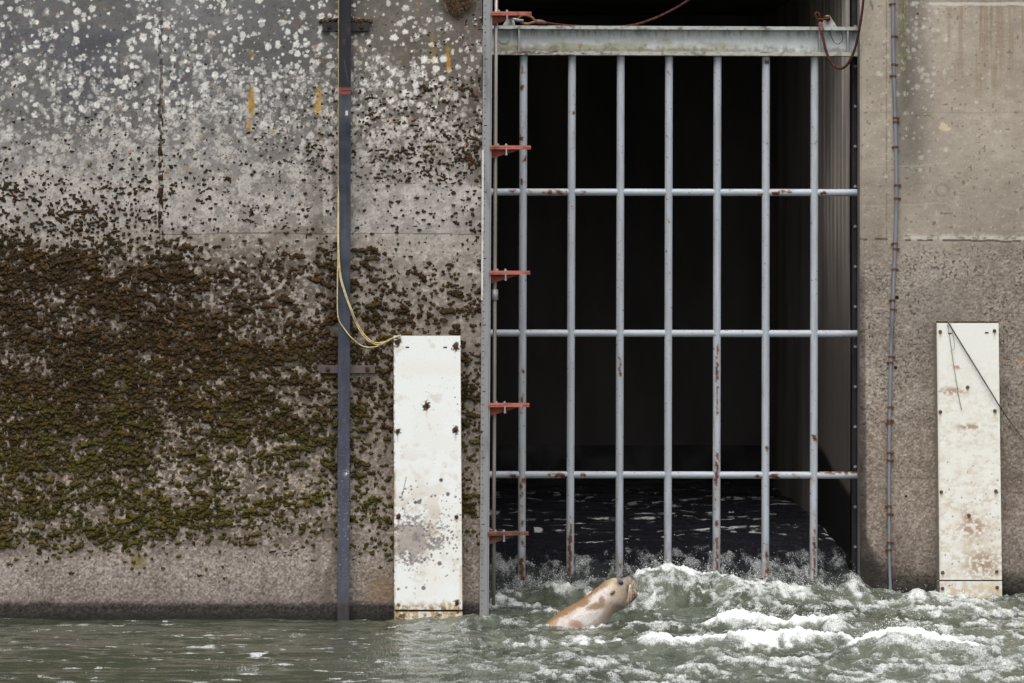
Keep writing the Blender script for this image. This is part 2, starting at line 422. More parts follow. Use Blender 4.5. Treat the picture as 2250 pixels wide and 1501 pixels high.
fld = 0.55 * vn(wx / 10, wy / 6.5, 73) + 0.46 * vn(wx / 5.4, wy / 4.2, 74) + 0.2 * vn(wx / 3.2, wy / 2.8, 75) + 0.35 * vn(wx / 42, wy / 17, 76)
fld = rank(fld)
over = fld - (1 - dens * .30)
hm = np.where(over > 0, np.clip(over / .12, 0, 1) ** .7, 0) * (0.35 + .4 * vn(wx / 30, wy / 16, 77)) * (.45 + .55 * sst(GY, 330, 700))
big_ = sst(fbm(GX / 120, GY / 70, 78, 2), .35, .65)
def dn(x, y): return dens[min(max(int((y + 120) / ST), 0), nr - 1), min(max(int((x + 400) / ST), 0), nc - 1)]
def cushion(x, y, a_, b_, hh, tilt=0.0):
    ph = rng.uniform(0, 6.28, 2); w1, w2 = rng.uniform(.05, .2, 2)
    def fn(A, X, Y, R, Tt):
        Y2 = Y - tilt * X
        q = np.sqrt((X / a_) ** 2 + (Y2 / b_) ** 2) * (1 + w1 * np.sin(3 * Tt + ph[0]) + w2 * np.sin(5 * Tt + ph[1]))
        return np.maximum(A, hh * np.sqrt(np.clip(1 - q * q, 0, 1)) * (1 + .25 * np.clip(Y2 / b_, -1, 1)))
    splat(hm, x, y, max(a_, b_), fn, 1.3)
for k in range(62700):                  # single cushions, wider than tall
    x = rng.uniform(-400, 1058); y = rng.uniform(40, 1270); dd = dn(x, y)
    if rng.random() > (-math.log(1 - min(dd, .88) * .88) / 1.3 if k < 41000 else (.55 * (dd - .35) if dd > .35 else 0)): continue
    sz = np.interp(y, [40, 240, 420, 700, 1200], [.5, .62, .78, .95, .95]) * (1 if k < 41000 else .62)
    cushion(x, y, rng.uniform(2.2, 6.6) * sz, rng.uniform(1.9, 4.0) * sz, rng.uniform(.25, .7) * sz)
for k in range(1330):                   # rows that have grown together into little shelves
    x = rng.uniform(-400, 1050); y = rng.uniform(530, 1215); dd = dn(x, y)
    if rng.random() > dd * 1.2 - .1: continue
    n_ = rng.integers(2, 7); yy = y; t_ = rng.uniform(-.2, .35)
    for j in range(n_):
        x += rng.uniform(3.0, 7); yy += t_ * 5 + rng.normal(0, 2.3)
        if dn(x, yy) < .12: break
        cushion(x, yy, rng.uniform(3.2, 7.5), rng.uniform(2.8, 5.8), rng.uniform(.5, 1.0), t_ * .5)
hm *= 1 - .8 * np.exp(-((GX - 758) / 12) ** 2)
jmask = (np.abs(GX - 353) < 6) & (GY < 500) & (GY > 220)
hm = np.maximum(hm, jmask * sst(vn(GX / 5, GY / 9, 80), .55, .8) * .4)
hm = hm * (.8 + .4 * vn(GX / 2.6, GY / 2.6, 81))
# moss colour: brown high up, olive lower, some orange
gmix = .85 * sst(GY + 420 * (fbm(GX / 70, GY / 40, 83, 3) - .5), 680, 1160)
mc = mix(np.full(GX.shape + (3,), 1.) * np.array([64, 50, 34.]), np.array([80, 77, 32.]), gmix)
orn = sst(fbm(GX / 26, GY / 16, 85, 3), .58, .72); mc = mix(mc, np.array([104, 76, 40.]), orn * .4)
mc = mix(mc, np.array([48, 42, 28.]), sst(fbm(GX / 9, GY / 7, 86, 3), .45, .65) * .6)
mc += ((hsh((GX / 2.1).astype(int), (GY / 2.1).astype(int), 88) - .5) * 26)[..., None]
mc = np.clip(mc, 10, 255)

def wall_verts(GX, GY, d):
    k = (D0 + d) / FPX
    return np.stack([(GX - CX) * k, np.full_like(GX, float(d)) if np.isscalar(d) else d, CAMZ + (HY - GY) * k], -1)
V = wall_verts(GX, GY, 0.0)
V[..., 1] += (g2 * .0035 * (0.4 + agg) + med * .010) + jv * .010
left = np_mesh('concrete_wall', V, grid_faces(nr, nc), M['concrete'], col=alb(base))
tag(left, 'mossy concrete wall speckled with white lichen, left of the barred opening', 'wall')
XE = float(V[0, -1, 0]); XL = float(V[0, 0, 0]); ZT = float(V[0, 0, 2]); ZB = float(V[-1, 0, 2])
m = MB()                                # the rest of the pier: side returning into the channel, the body above and beyond the weathered face
m.box((-14, .012, -1.5), (XL, 16, ZT)); m.box((-14, .012, ZT), (XE, 16, 6.25)); m.box((XL, .03, -1.5), (XE - .002, 16, ZT - .002)); m.box((XL, .012, -1.5), (XE, .03, ZB))
m.build('pier_body', M['concrete_plain'], left)

H = hm * 0.030
Vm = V.copy(); Vm[..., 1] = V[..., 1] - H - np.where(hm > .02, .001, -.004)
Vm[..., 2] -= H * .35
Vm[..., 0] += (vn(GX / 3, GY / 3, 90) - .5) * .003
keep = (hm > .02)
fq = grid_faces(nr, nc); kf = keep.ravel()[fq].any(1); fq = fq[kf]
us, inv = np.unique(fq.ravel(), return_inverse=True)
moss = np_mesh('moss', Vm.reshape(-1, 3)[us], inv.reshape(-1, 4), M['moss'], col=alb(mc).reshape(-1, 3)[us])
tag(moss, 'brown and olive moss cushions spread over the left concrete wall', 'moss', kind='stuff')

# ------------------------------------------------------------------ right wall
RD = 2.8
rx = np.arange(1890, 2620.1, 1.5); ry = np.arange(-120, 1372, 1.5)
RX, RY = np.meshgrid(rx, ry)
rb = prof(RY, [(-120, (170, 160, 147)), (0, (166, 157, 146)), (20, (163, 153, 141)), (300, (164, 154, 142)), (480, (158, 149, 138)), (524, (154, 145, 134)), (560, (146, 136, 126)),
               (760, (138, 128, 119)), (1000, (134, 122, 112)), (1150, (136, 124, 115)), (1240, (120, 110, 103)), (1372, (110, 100, 94))])
rbig = fbm(RX / 150, RY / 130, 101, 4) - .5; rmed = fbm(RX / 22, RY / 22, 102, 4) - .5
rb += (rbig * 40 + rmed * 22)[..., None]
low = sst(RY, 500, 620)
rg1 = hsh((RX / 3).astype(int), (RY / 3).astype(int), 103) - .5; rg2 = .6 * vn(RX / 2.8, RY / 2.8, 104) + .6 * vn(RX / 5.2, RY / 4.6, 100) - .6
rb += (6 * low + (rg1 * 20 + rg2 * 50) * (.16 + .95 * low))[..., None]
dk = sst(vn(RX / 3.6, RY / 3.6, 105), .74, .84) * sst(RY, 505, 570) * (1 - sst(RY, 850, 1150)) * sst(fbm(RX / 60, RY / 50, 106, 3), .36, .56)
rb = mix(rb, np.array([72, 68, 66.]), dk * .75)
lt = sst(vn(RX / 4.4, RY / 4.4, 107), .86, .92); rb = mix(rb, np.array([200, 192, 180.]), lt * .45)
dp = sst(vn(RX / 6, RY / 6, 108), .90, .94) * (RY < 520); rb = mix(rb, np.array([92, 82, 76.]), dp * .5)
# grey dark stain beside the conduit
gs = np.exp(-((RX - 1998) / 40) ** 2) * (1 - sst(RY, 300, 470)) * (.35 + .6 * fbm(RX / 22, RY / 60, 109, 3)) * sst(RX, 1958, 1975)
rb = mix(rb, np.array([92, 88, 84.]), np.clip(gs, 0, .62))
gs2 = np.exp(-((RX - 2075) / 90) ** 2 - ((RY - 690) / 90) ** 2) * (.3 + .6 * fbm(RX / 30, RY / 30, 110, 3)); rb = mix(rb, np.array([108, 103, 99.]), gs2 * .7)
# brown drip streaks from the top lift
ds = sst(fbm(RX / 9, RY / 160, 112, 4), .5, .68) * (1 - sst(RY, 60, 290)) * sst(RX, 2040, 2100); rb = mix(rb, np.array([140, 122, 100.]), ds * .42)
ds2 = sst(fbm(RX / 4.5, RY / 120, 113, 3), .56, .7) * np.exp(-((RX - 2165) / 26) ** 2) * (1 - sst(RY, 150, 240)); rb = mix(rb, np.array([134, 112, 86.]), ds2 * .55)
# lift joints
top = (np.abs(RY - 8 - 3 * (vn(RX / 24, RX * 0, 114) - .5)) < 4) & (RX > 2040); rb = mix(rb, np.array([216, 210, 200.]), top * .6)
rb = mix(rb, np.array([118, 112, 106.]), ((RY < 5) & (RX > 1990)) * .35)
jy = RY - 520 - 3 * (vn(RX / 30, RX * 0, 115) - .5) - (RX - 1900) * .012
eff = np.exp(-(jy / 7) ** 2) * sst(fbm(RX / 8, RY / 6, 116, 3), .34, .5) * sst(RX, 1960, 2010); rb = mix(rb, np.array([204, 200, 192.]), eff * .75)
rb = mix(rb, np.array([58, 50, 44.]), ((np.abs(jy - 6) < 2.2) & (vn(RX / 14, RY * 0, 117) > .25)) * .6)
jl = np.abs(RY - 1050 - 2 * (vn(RX / 40, RX * 0, 118) - .5)) < 1.3; rb = mix(rb, np.array([98, 90, 84.]), jl * .55)
for yy, a in ((247, .22), (366, -.3), (452, -.3), (1150, .1)):
    jl = np.abs(RY - yy + 6 * sst(RX, 1990, 2060) * (a < 0) - 3 * (vn(RX / 50, RX * 0, 119) - .5)) < 1.6
    rb = mix(rb, np.array([120, 112, 104.]) if a > 0 else np.array([188, 180, 170.]), jl * abs(a) * (1 if a > 0 else (RX < 2080)))
vl = (np.abs(RX - 1948) < 1.5) & (RY < 540) & (vn(RX * 0, RY / 14, 120) > .3); rb = mix(rb, np.array([112, 105, 98.]), vl * .5)
# lichen flecks by the conduit
for k in range(210):
    x = 2010 + rng.normal(0, 38); y = rng.uniform(-20, 420) * rng.random() ** .4
    if k > 150: x, y = rng.uniform(1900, 2240), rng.uniform(0, 300)
    r = rng.uniform(1.2, 6.5) if k < 100 else rng.uniform(1, 3)
    if x < 1895 or x > 2600: continue
    a0, b0 = int((x - 1890 - 12) / 1.5), int((y + 120 - 12) / 1.5)
    sub = (slice(max(b0, 0), b0 + 17), slice(max(a0, 0), max(a0 + 17, 1)))
    R = np.hypot(RX[sub] - x, RY[sub] - y) / (r * (.8 + .5 * vn(RX[sub] / 3, RY[sub] / 3, 122)))
    rb[sub] = mix(rb[sub], np.array([210, 206, 198.]), sst(1.2 - R, 0, .6) * .5 * (.5 + .8 * vn(RX[sub] / 2.5, RY[sub] / 2.5, 126)))
for (x, y, r) in ((2072, 278, 9), (2084, 284, 5), (2204, 792, 4), (2241, 798, 6)):
    R = np.hypot(RX - x, RY - y) / (r * (.6 + .8 * vn(RX / 5, RY / 5, 123)))
    rb = mix(rb, np.array([214, 196, 170.]) if y < 500 else np.array([190, 150, 116.]), sst(1.2 - R, 0, .5) * .8)
for (x, y, r) in ((1971, 654, 4.5), (1968, 808, 4), (1991, 1091, 3), (2017, 30, 2.5)):
    R = np.hypot(RX - x, RY - y) / r; rb = mix(rb, np.array([36, 28, 24.]), sst(1.2 - R, 0, .5))
ring = np.abs(np.hypot(RX - 2070, (RY - 418) * 1.1) - 14) < 3; rb = mix(rb, np.array([126, 118, 110.]), ring * .4)
# rust-brown line behind the conduit, wet foot, algae on the corner
rb = mix(rb, np.array([112, 88, 72.]), np.exp(-((RX - 1950) / 5) ** 2) * sst(RY, 850, 1000) * .35)
wl2 = 1272 - 40 * np.exp(-((RX - 1900) / 60) ** 2) + 10 * (fbm(RX / 40, RX * 0, 124, 3) - .5)
rw = sst(RY - wl2, -30, 18)
rwc = np.array([66, 61, 58.]) + (rg1 * 22 + rg2 * 32)[..., None]; rwc = mix(rwc, np.array([34, 33, 30.]), sst(RY, 1288, 1308))
rb = rb + (rwc - rb) * rw[..., None]
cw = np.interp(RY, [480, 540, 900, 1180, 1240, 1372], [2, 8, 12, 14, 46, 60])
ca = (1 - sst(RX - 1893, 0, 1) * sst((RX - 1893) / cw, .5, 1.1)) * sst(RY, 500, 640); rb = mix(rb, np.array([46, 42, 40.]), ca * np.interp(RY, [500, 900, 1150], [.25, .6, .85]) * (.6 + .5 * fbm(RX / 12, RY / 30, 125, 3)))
edge = np.exp(-((RX - 1894) / 3.5) ** 2) * (RY < 600); rb = mix(rb, np.array([182, 174, 164.]), edge * .3)
rb = np.clip(rb * np.array([1.0, .995, .98]), 14, 245)
VR = wall_verts(RX, RY, RD)
ch = np.clip(1 - (RX - 1890) / 6.5, 0, 1)
VR[..., 1] += rg2 * .004 * (.3 + low) + rmed * .006 + ch * .028
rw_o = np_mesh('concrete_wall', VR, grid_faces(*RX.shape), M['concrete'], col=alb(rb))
tag(rw_o, 'plain tan concrete wall carrying the thin conduit, right of the barred opening', 'wall')
RE = float(VR[0, 0, 0]); RR = float(VR[0, -1, 0]); RT = float(VR[0, 0, 2]); RBt = float(VR[-1, 0, 2])
m = MB()
m.box((RR, RD + .012, -1.5), (16, 16, RT)); m.box((RE, RD + .03, RT), (16, 16, 6.25)); m.box((RE + .002, RD + .03, -1.5), (RR, RD + .22, RT - .002)); m.box((RE + .28, RD + .22, -1.5), (RR, RD + .56, RT))
m.build('pier_body', M['concrete_plain'], rw_o)

# ------------------------------------------------------------------ channel behind the bars
ch_o = empty('flow_channel', (3.7, 3.4, 0), 'dark damp concrete channel running back behind the bars', 'channel')
XS = 5.50
sy = np.arange(3.36, 6.2, .02); sz = np.arange(-1.0, 5.96, .02)
SY, SZ = np.meshgrid(sy, sz)
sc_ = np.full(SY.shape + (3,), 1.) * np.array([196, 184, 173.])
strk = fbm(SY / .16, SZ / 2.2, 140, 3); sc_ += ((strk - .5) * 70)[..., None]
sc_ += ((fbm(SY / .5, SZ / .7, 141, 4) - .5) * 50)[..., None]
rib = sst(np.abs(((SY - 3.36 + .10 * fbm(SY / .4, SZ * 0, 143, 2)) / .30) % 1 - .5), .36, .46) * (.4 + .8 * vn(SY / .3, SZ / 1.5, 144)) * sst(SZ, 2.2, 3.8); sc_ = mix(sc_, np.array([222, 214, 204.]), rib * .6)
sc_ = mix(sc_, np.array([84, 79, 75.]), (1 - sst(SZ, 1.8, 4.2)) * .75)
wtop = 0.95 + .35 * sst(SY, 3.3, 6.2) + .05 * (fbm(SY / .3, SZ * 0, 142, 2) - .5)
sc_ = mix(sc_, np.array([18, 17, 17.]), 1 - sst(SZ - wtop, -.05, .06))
VS = np.stack([XS - rib * .012 * 1 + (strk - .5) * .004, SY, SZ], -1)
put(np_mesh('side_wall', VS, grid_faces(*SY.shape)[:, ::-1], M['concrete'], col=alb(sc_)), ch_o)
m = MB()
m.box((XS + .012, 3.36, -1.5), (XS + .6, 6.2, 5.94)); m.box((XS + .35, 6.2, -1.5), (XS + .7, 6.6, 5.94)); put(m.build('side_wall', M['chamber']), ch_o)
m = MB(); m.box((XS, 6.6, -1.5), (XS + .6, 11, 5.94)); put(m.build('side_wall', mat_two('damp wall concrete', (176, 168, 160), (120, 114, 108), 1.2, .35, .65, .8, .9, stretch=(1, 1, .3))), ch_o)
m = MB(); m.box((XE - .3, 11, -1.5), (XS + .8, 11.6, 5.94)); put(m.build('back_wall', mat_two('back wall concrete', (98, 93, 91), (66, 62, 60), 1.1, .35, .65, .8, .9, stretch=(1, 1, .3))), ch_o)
m = MB(); m.box((XE - .01, 3.62, 5.95), (XS + .9, 11.6, 6.24)); put(m.build('unseen_roof', M['chamber']), ch_o)  # roof out of view, set low to limit sky light in the channel
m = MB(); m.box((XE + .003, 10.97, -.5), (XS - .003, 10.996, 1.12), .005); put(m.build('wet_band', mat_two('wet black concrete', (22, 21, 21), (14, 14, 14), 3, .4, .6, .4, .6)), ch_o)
# gate slot lining with its guide rail on the right
gr = empty('guide_rail', (RE, 3.2, 0), 'dark bolted steel guide rail between bars and right wall', 'rail')
m = MB(); m.box((RE + .01, RD + .235, -1), (RE + .26, RD + .25, 5.94)); m.box((RE - .002, 3.345, -1), (RE + .27, 3.357, 5.94)); m.box((RE - .015, 3.26, -1), (RE + .03, 3.345, 5.94), .006)
put(m.build('channel', M['black']), gr)
for py in np.arange(-40, 1200, 88):
    k = (D0 + 3.26) / FPX
    m = MB(); m.bolt((RE + .012, 3.26, CAMZ + (HY - py - 10) * k), .011, .014); put(m.build('bolt', M['galv']), gr)

# ------------------------------------------------------------------ barred gate
GD = 3.1; GK = (D0 + GD) / FPX
gate = empty('barred_gate', P(1480, 1290, GD), 'pale blue-grey gate of round bars under a heavy beam across the opening', 'gate')
BAR = alb((177, 184, 192))
def painted_bar(name, axis, p0, p1, r, rust, seed, n=20, step=2.0):
    """bar along z (axis 0: p=(px, py0, py1)) or x (axis 1); rust = [(pos0,pos1,angle_px_offset,halfwidth)]"""
    L = np.arange(p0, p1 + step, step); A = np.arange(n) * 2 * math.pi / n
    LL, AA = np.meshgrid(L, A, indexing='ij')
    off = -np.cos(AA) * r / GK           # photo pixels across, camera side is sin<0
    col = np.full(LL.shape + (3,), 1.) * BAR
    col = col * (1 + .26 * (fbm(LL / 46, off / 9, seed, 4) - .5))[..., None]
    col = mix(col, alb((150, 140, 126)), sst(fbm(LL / 80, off / 3.2, seed + 8, 3), .56, .7) * .35)
    if axis == 0:                        # grime towards the water
        gr_ = sst(LL, 1120, 1270) * sst(fbm(LL / 22, off / 4, seed + 1, 3), .35, .65); col = mix(col, alb((130, 124, 108)), gr_ * .7)
    front = np.sin(AA) < .3
    nz = fbm(LL / 7 + seed, off / 5, seed + 2, 3); ha = fbm(LL / 9 + seed, off / 6, seed + 4, 2)
    for (a, b, o, hw) in rust:
        ed = (nz - .5) * 7
        e = np.minimum(np.minimum(LL - a, b - LL) / 3.0, (hw - np.abs(off - o)) / 1.5) + ed
        mk = sst(e, -.4, .6) * front
        halo = sst(e, -3.2, .2) * front
        col = mix(col, alb((170, 140, 110)), halo * .35)
        col = mix(col, mix(np.full(LL.shape + (3,), 1.) * alb((112, 66, 44)), alb((66, 42, 36)), ha), mk)
    pit = sst(vn(LL / 3.3, off / 2.6, seed + 6), .92, .95) * front; col = mix(col, alb((86, 60, 50)), pit * .8)
    return LL, AA, off, col
RUST = {0: [(150, 158, -2, 2), (160, 163, 2, 1.5), (190, 200, -3, 2), (300, 308, -4, 3), (320, 326, 2, 2), (345, 352, 3, 2), (396, 404, 0, 4), (812, 818, 0, 2), (870, 900, -1, 1.5), (1050, 1062, 2, 4), (1065, 1074, -1, 3), (1080, 1094, 0, 3.5), (1112, 1120, 0, 2.5), (1145, 1150, 0, 2), (1182, 1196, 1, 2.5), (1222, 1300, 1, 4.5)],
        1: [(246, 250, 3, 1.5), (1134, 1140, 0, 2), (1152, 1158, 0, 2), (1162, 1300, -1, 3.4)], 2: [(785, 826, 0, 2), (1240, 1250, 2, 2)],
        3: [(160, 166, 0, 2), (486, 490, 0, 2)], 4: [(762, 918, 0, 1.4), (998, 1008, 0, 2), (1016, 1072, 0, 3), (1098, 1104, 0, 2), (1144, 1152, 0, 2), (1184, 1290, 0, 2.6)],
        5: [(132, 140, 0, 3), (186, 190, -2, 1.5), (982, 988, 3, 2), (1216, 1276, 2, 2.6)], 6: [(313, 318, 0, 2), (960, 970, 0, 4), (1054, 1062, -2, 3), (1122, 1128, 0, 2), (1162, 1300, 1, 2)]}
bx = [(1150.5, 1146), (1257, 1252.5), (1364, 1360.5), (1470, 1467), (1576.5, 1574), (1683, 1681.5), (1790, 1787.5)]
RADB = 8.6 * GK
for i, (xt, xb) in enumerate(bx):
    LL, AA, off, col = painted_bar('vertical_bar', 0, 118, 1330, RADB, RUST[i], 200 + 11 * i)
    cxp = xt + (xb - xt) * (LL - 120) / 1160
    Vb = np.stack([(cxp - CX) * GK - np.cos(AA) * RADB, GD + np.sin(AA) * RADB, CAMZ + (HY - LL) * GK], -1)
    n0, n1 = LL.shape; ii = np.arange(n0 * n1).reshape(n0, n1)
    F = np.stack([ii[:-1], ii[1:], np.roll(ii, -1, 1)[1:], np.roll(ii, -1, 1)[:-1]], -1).reshape(-1, 4)
    put(np_mesh('vertical_bar', Vb, F[:, ::-1], M['paint'], col=col), gate)
HR = [[(1122, 1130, 0, 4), (1166, 1172, 1, 2), (1190, 1196, 1, 2), (1200, 1214, 0, 4), (1220, 1238, 0, 4.5), (1240, 1246, 1, 4), (1278, 1284, 2, 3), (1668, 1673, 3, 3), (1696, 1713, 2, 5.5), (1722, 1735, -2, 2.5), (1806, 1812, 2, 4)], [(1225, 1228, 0, 2)],
      [(1120, 1130, 1, 4), (1198, 1208, 0, 3), (1220, 1243, 1, 6), (1276, 1284, 0, 3), (1662, 1670, 2, 3), (1690, 1712, 2, 6), (1745, 1752, 2, 2), (1800, 1884, -6, 2)]]
for i, py in enumerate((422, 732, 1043)):
    LL, AA, off, col = painted_bar('horizontal_bar', 1, 1030, 1890, RADB, HR[i], 300 + 11 * i)
    rh = 7.8 * GK
    Vb = np.stack([(LL - CX) * GK, GD + .006 + np.sin(AA) * rh, CAMZ + (HY - py - (LL - 1085) * .0018) * GK + np.cos(AA) * rh], -1)
    n0, n1 = LL.shape; ii = np.arange(n0 * n1).reshape(n0, n1)
    F = np.stack([ii[:-1], ii[1:], np.roll(ii, -1, 1)[1:], np.roll(ii, -1, 1)[:-1]], -1).reshape(-1, 4)
    put(np_mesh('horizontal_bar', Vb, F[:, ::-1], M['paint'], col=col), gate)
# the lifting beam: an I section with stiffeners
X0b, X1b = 1085, 1888
def bz(py, px): return CAMZ + (HY - py - (px - 1085) * .004) * GK
def beam_bar(py0, py1, d0, d1, name, colr, seed, rim=False):
    L = np.arange(X0b - 50, X1b + 1, 2.0); Z = np.linspace(py0, py1, max(int((py1 - py0) / 1.5), 3))
    LX, PZ = np.meshgrid(L, Z)
    col = np.full(LX.shape + (3,), 1.) * alb(colr)
    n1 = fbm(LX / 40, PZ / 14, seed, 4); n2 = fbm(LX / 9, PZ / 12, seed + 1, 3)
    t = (PZ - py0) / (py1 - py0)
    if not rim:
        left_ = 1 - sst(LX, 1500, 1760)
        col = mix(col, alb((182, 188, 186)), sst(n2, .4, .7) * .4)
        col = mix(col, alb((104, 106, 104)), sst(fbm(LX / 5, PZ / 30, seed + 7, 3), .5, .68) * (1 - sst(t, .1, .5)) * .5)
        grn = sst(t + (n1 - .5) * .9, .45, .85) * left_; col = mix(col, alb((160, 156, 124)), grn * .8)
        oc = np.exp(-((LX - 1290) / 26) ** 2) * sst(t, .3, .7) * sst(n2, .4, .6); col = mix(col, alb((138, 118, 78)), oc * .7)
        dk_ = sst(t + (n2 - .5) * .5, .74, .98); col = mix(col, alb((92, 92, 84)), dk_ * .55)
    else:
        col = mix(col, alb((104, 84, 68)), sst(n2, .62, .72) * .6)
        ru_ = sst(fbm(LX / 14, PZ / 3, seed + 9, 3), .58, .66) * np.interp(LX, [1085, 1150, 1280, 1300, 1480, 1660, 1680, 1700], [.3, 1, 1, .3, .5, .3, .9, .2]); col = mix(col, alb((82, 52, 42)), ru_ * .9)
        col = mix(col, alb((150, 148, 110)), sst(n1, .5, .7) * .5 * sst(LX, 1500, 1800))
    top_ = CAMZ + (HY - PZ - (LX - 1085) * .004) * GK
    Vf = np.stack([(LX - CX) * GK, np.full_like(LX, d0), top_], -1)
    nr_, nc_ = LX.shape
    F = grid_faces(nr_, nc_)
    Vb_ = Vf.copy(); Vb_[..., 1] = d1
    N = nr_ * nc_; ii = np.arange(N).reshape(nr_, nc_)
    ring = np.concatenate([ii[0], ii[1:, -1], ii[-1, -2::-1], ii[-2:0:-1, 0]])
    side = np.stack([ring, np.roll(ring, -1), np.roll(ring, -1) + N, ring + N], -1)
    return np_mesh(name, np.concatenate([Vf.reshape(-1, 3), Vb_.reshape(-1, 3)]), np.concatenate([F, F[:, ::-1] + N, side]), M['beam'], col=np.concatenate([col.reshape(-1, 3)] * 2), smooth=False)
bd = GD - .09
beam = put(beam_bar(65, 112, GD - .008, GD + .008, 'lifting_beam', (200, 205, 206), 400), gate)
f1 = beam_bar(57, 64.5, bd, GD + .09, 'flange', (180, 184, 181), 420, True); f1.parent = beam
f2 = beam_bar(112.5, 121, bd, GD + .09, 'flange', (178, 178, 168), 440, True); f2.parent = beam
for px in (1140.5, 1801, 1863):
    m = MB(); a, b = P(px - 2, 65, bd), P(px + 2, 112, bd)
    m.box((a.x, bd + .004, bz(112.4, px)), (b.x, GD - .009, bz(64.6, px)), .001)
    m.build('stiffener', M['angle'], beam)
m = MB(); c0 = P(1107, 80, GD - .009)     # round lug disc on the web at the left end
m.tube([(c0.x, GD - .009, c0.z), (c0.x, GD - .020, c0.z)], .066, 40); m.build('web_disc', mat_two('grey disc', (170, 176, 178), (150, 156, 158), 12), beam)
# lifting eyes
def lug(px0, px1, apx, apy, r, d, matn):
    b0, b1 = P(px0, 57.2 + (px0 - 1085) * .004, d), P(px1, 57.2 + (px1 - 1085) * .004, d); c = P(apx, apy, d)
    pts = [(b0.x, b0.z)] + [(c.x + r * math.cos(t), c.z + r * math.sin(t)) for t in np.linspace(math.radians(165), math.radians(15), 9)] + [(b1.x, b1.z)]
    m = MB(); m.prism(pts, d - .012, d + .012); m.build('lifting_eye', matn, beam)
GL = mat_two('pale painted lug', (176, 178, 174), (136, 132, 122), 16, .45, .65)
lug(1103, 1132, 1122, 42, .030, GD, GL)
lug(1806, 1840, 1818, 41, .035, GD, GL)

# ------------------------------------------------------------------ wire ropes with shackles
r1 = empty('wire_rope', P(1140, 45, GD - .05), 'rusty wire rope lying slack along the beam from the left shackle', 'rope', 'ropes on the gate beam')
pts = [P(*p) for p in ((1176, 46, 3.05), (1200, 50, 3.05), (1225, 54, 3.06), (1260, 57, 3.12), (1330, 59.5, 3.2), (1380, 57, 3.2), (1420, 47, 3.2), (1465, 28, 3.2), (1510, 2, 3.2), (1560, -40, 3.2), (1640, -130, 3.2))]
m = MB(); m.tube(spline(pts, 8), .011, 8); put(m.build('rope', M['rope'], smooth=True), r1)
m = MB(); m.tube([P(1176, 47, 3.05), P(1182, 48, 3.05), P(1192, 49, 3.05), P(1200, 51, 3.05)], [.014, .024, .022, .013], 12); put(m.build('ferrule', mat_two('brown ferrule', (120, 84, 78), (92, 62, 56), 20), smooth=True), r1)
m = MB(); m.tube(spline([P(*p) for p in ((1176, 46, 3.05), (1166, 37, 3.05), (1152, 34, 3.05), (1142, 37, 3.05), (1140, 43, 3.05), (1147, 50, 3.05), (1160, 52, 3.05), (1176, 48, 3.05))], 6), .012, 8); put(m.build('thimble', M['bronze'], smooth=True), r1)
m = MB(); m.tube(spline([P(*p) for p in ((1122, 42, 3.03), (1130, 42, 3.02), (1140, 44, 3.02), (1149, 45, 3.05), (1140, 46, 3.10), (1130, 43, 3.13), (1122, 42, 3.13))], 6), .010, 8); m.tube([P(1122, 42, 3.0), P(1122, 42, 3.17)], .013, 10); put(m.build('shackle', M['galv'], smooth=True), r1)
r2 = empty('wire_rope', P(1810, 50, GD - .1), 'rusty wire rope hanging in a deep loop from the right end of the beam', 'rope', 'ropes on the gate beam')
pts = [P(*p) for p in ((1803, 52, 2.98), (1805, 68, 2.96), (1809, 86, 2.95), (1814, 108, 2.95), (1822, 130, 2.94), (1833, 145, 2.92), (1845, 151, 2.9), (1859, 145, 2.86), (1871, 126, 2.82), (1880, 102, 2.78), (1887, 70, 2.72), (1893, 35, 2.68), (1897, 0, 2.65), (1902, -60, 2.62), (1905, -140, 2.6))]
m = MB(); m.tube(spline(pts, 8), .0125, 8); put(m.build('rope', M['rope'], smooth=True), r2)
m = MB(); m.tube([P(1802, 48, 2.98), P(1803, 54, 2.98), P(1805, 66, 2.97), P(1806, 71, 2.96)], [.014, .023, .023, .013], 12); put(m.build('ferrule', mat_two('brown ferrule', (120, 84, 78), (92, 62, 56), 20), smooth=True), r2)
m = MB()
m.tube(spline([P(1802, 50, 2.98), P(1795, 40, 2.98), P(1791, 32, 2.98), P(1794, 28, 2.98), P(1799, 30, 2.98), P(1804, 46, 2.98)], 6), .009, 8); put(m.build('thimble', M['rust'], smooth=True), r2)
m = MB(); m.tube(spline([P(1798, 42, 2.97), P(1806, 43, 2.97), P(1813, 42, 3.0), P(1818, 41, 3.04)], 6), .012, 8); m.ball(P(1819, 41, 3.07), .026, 2, (1, .6, 1)); m.tube([P(1819, 41, 3.04), P(1819, 41, 3.16)], .014, 10); m.ball(P(1812, 38, 3.03), .016); put(m.build('shackle', M['rust'], smooth=True), r2)
thin = MB().tube(spline([P(*p) for p in ((1821, 62, 3.07), (1825, 76, 3.05), (1832, 92, 3.04), (1841, 97, 3.04), (1849, 92, 3.04), (1852, 82, 3.04), (1848, 70, 3.05), (1843, 62, 3.07))], 6), .0035, 6).build('safety_wire', M['twine'], smooth=True)
tag(thin, 'thin dark wire loop drooping across the beam web near its right eye', 'wire')

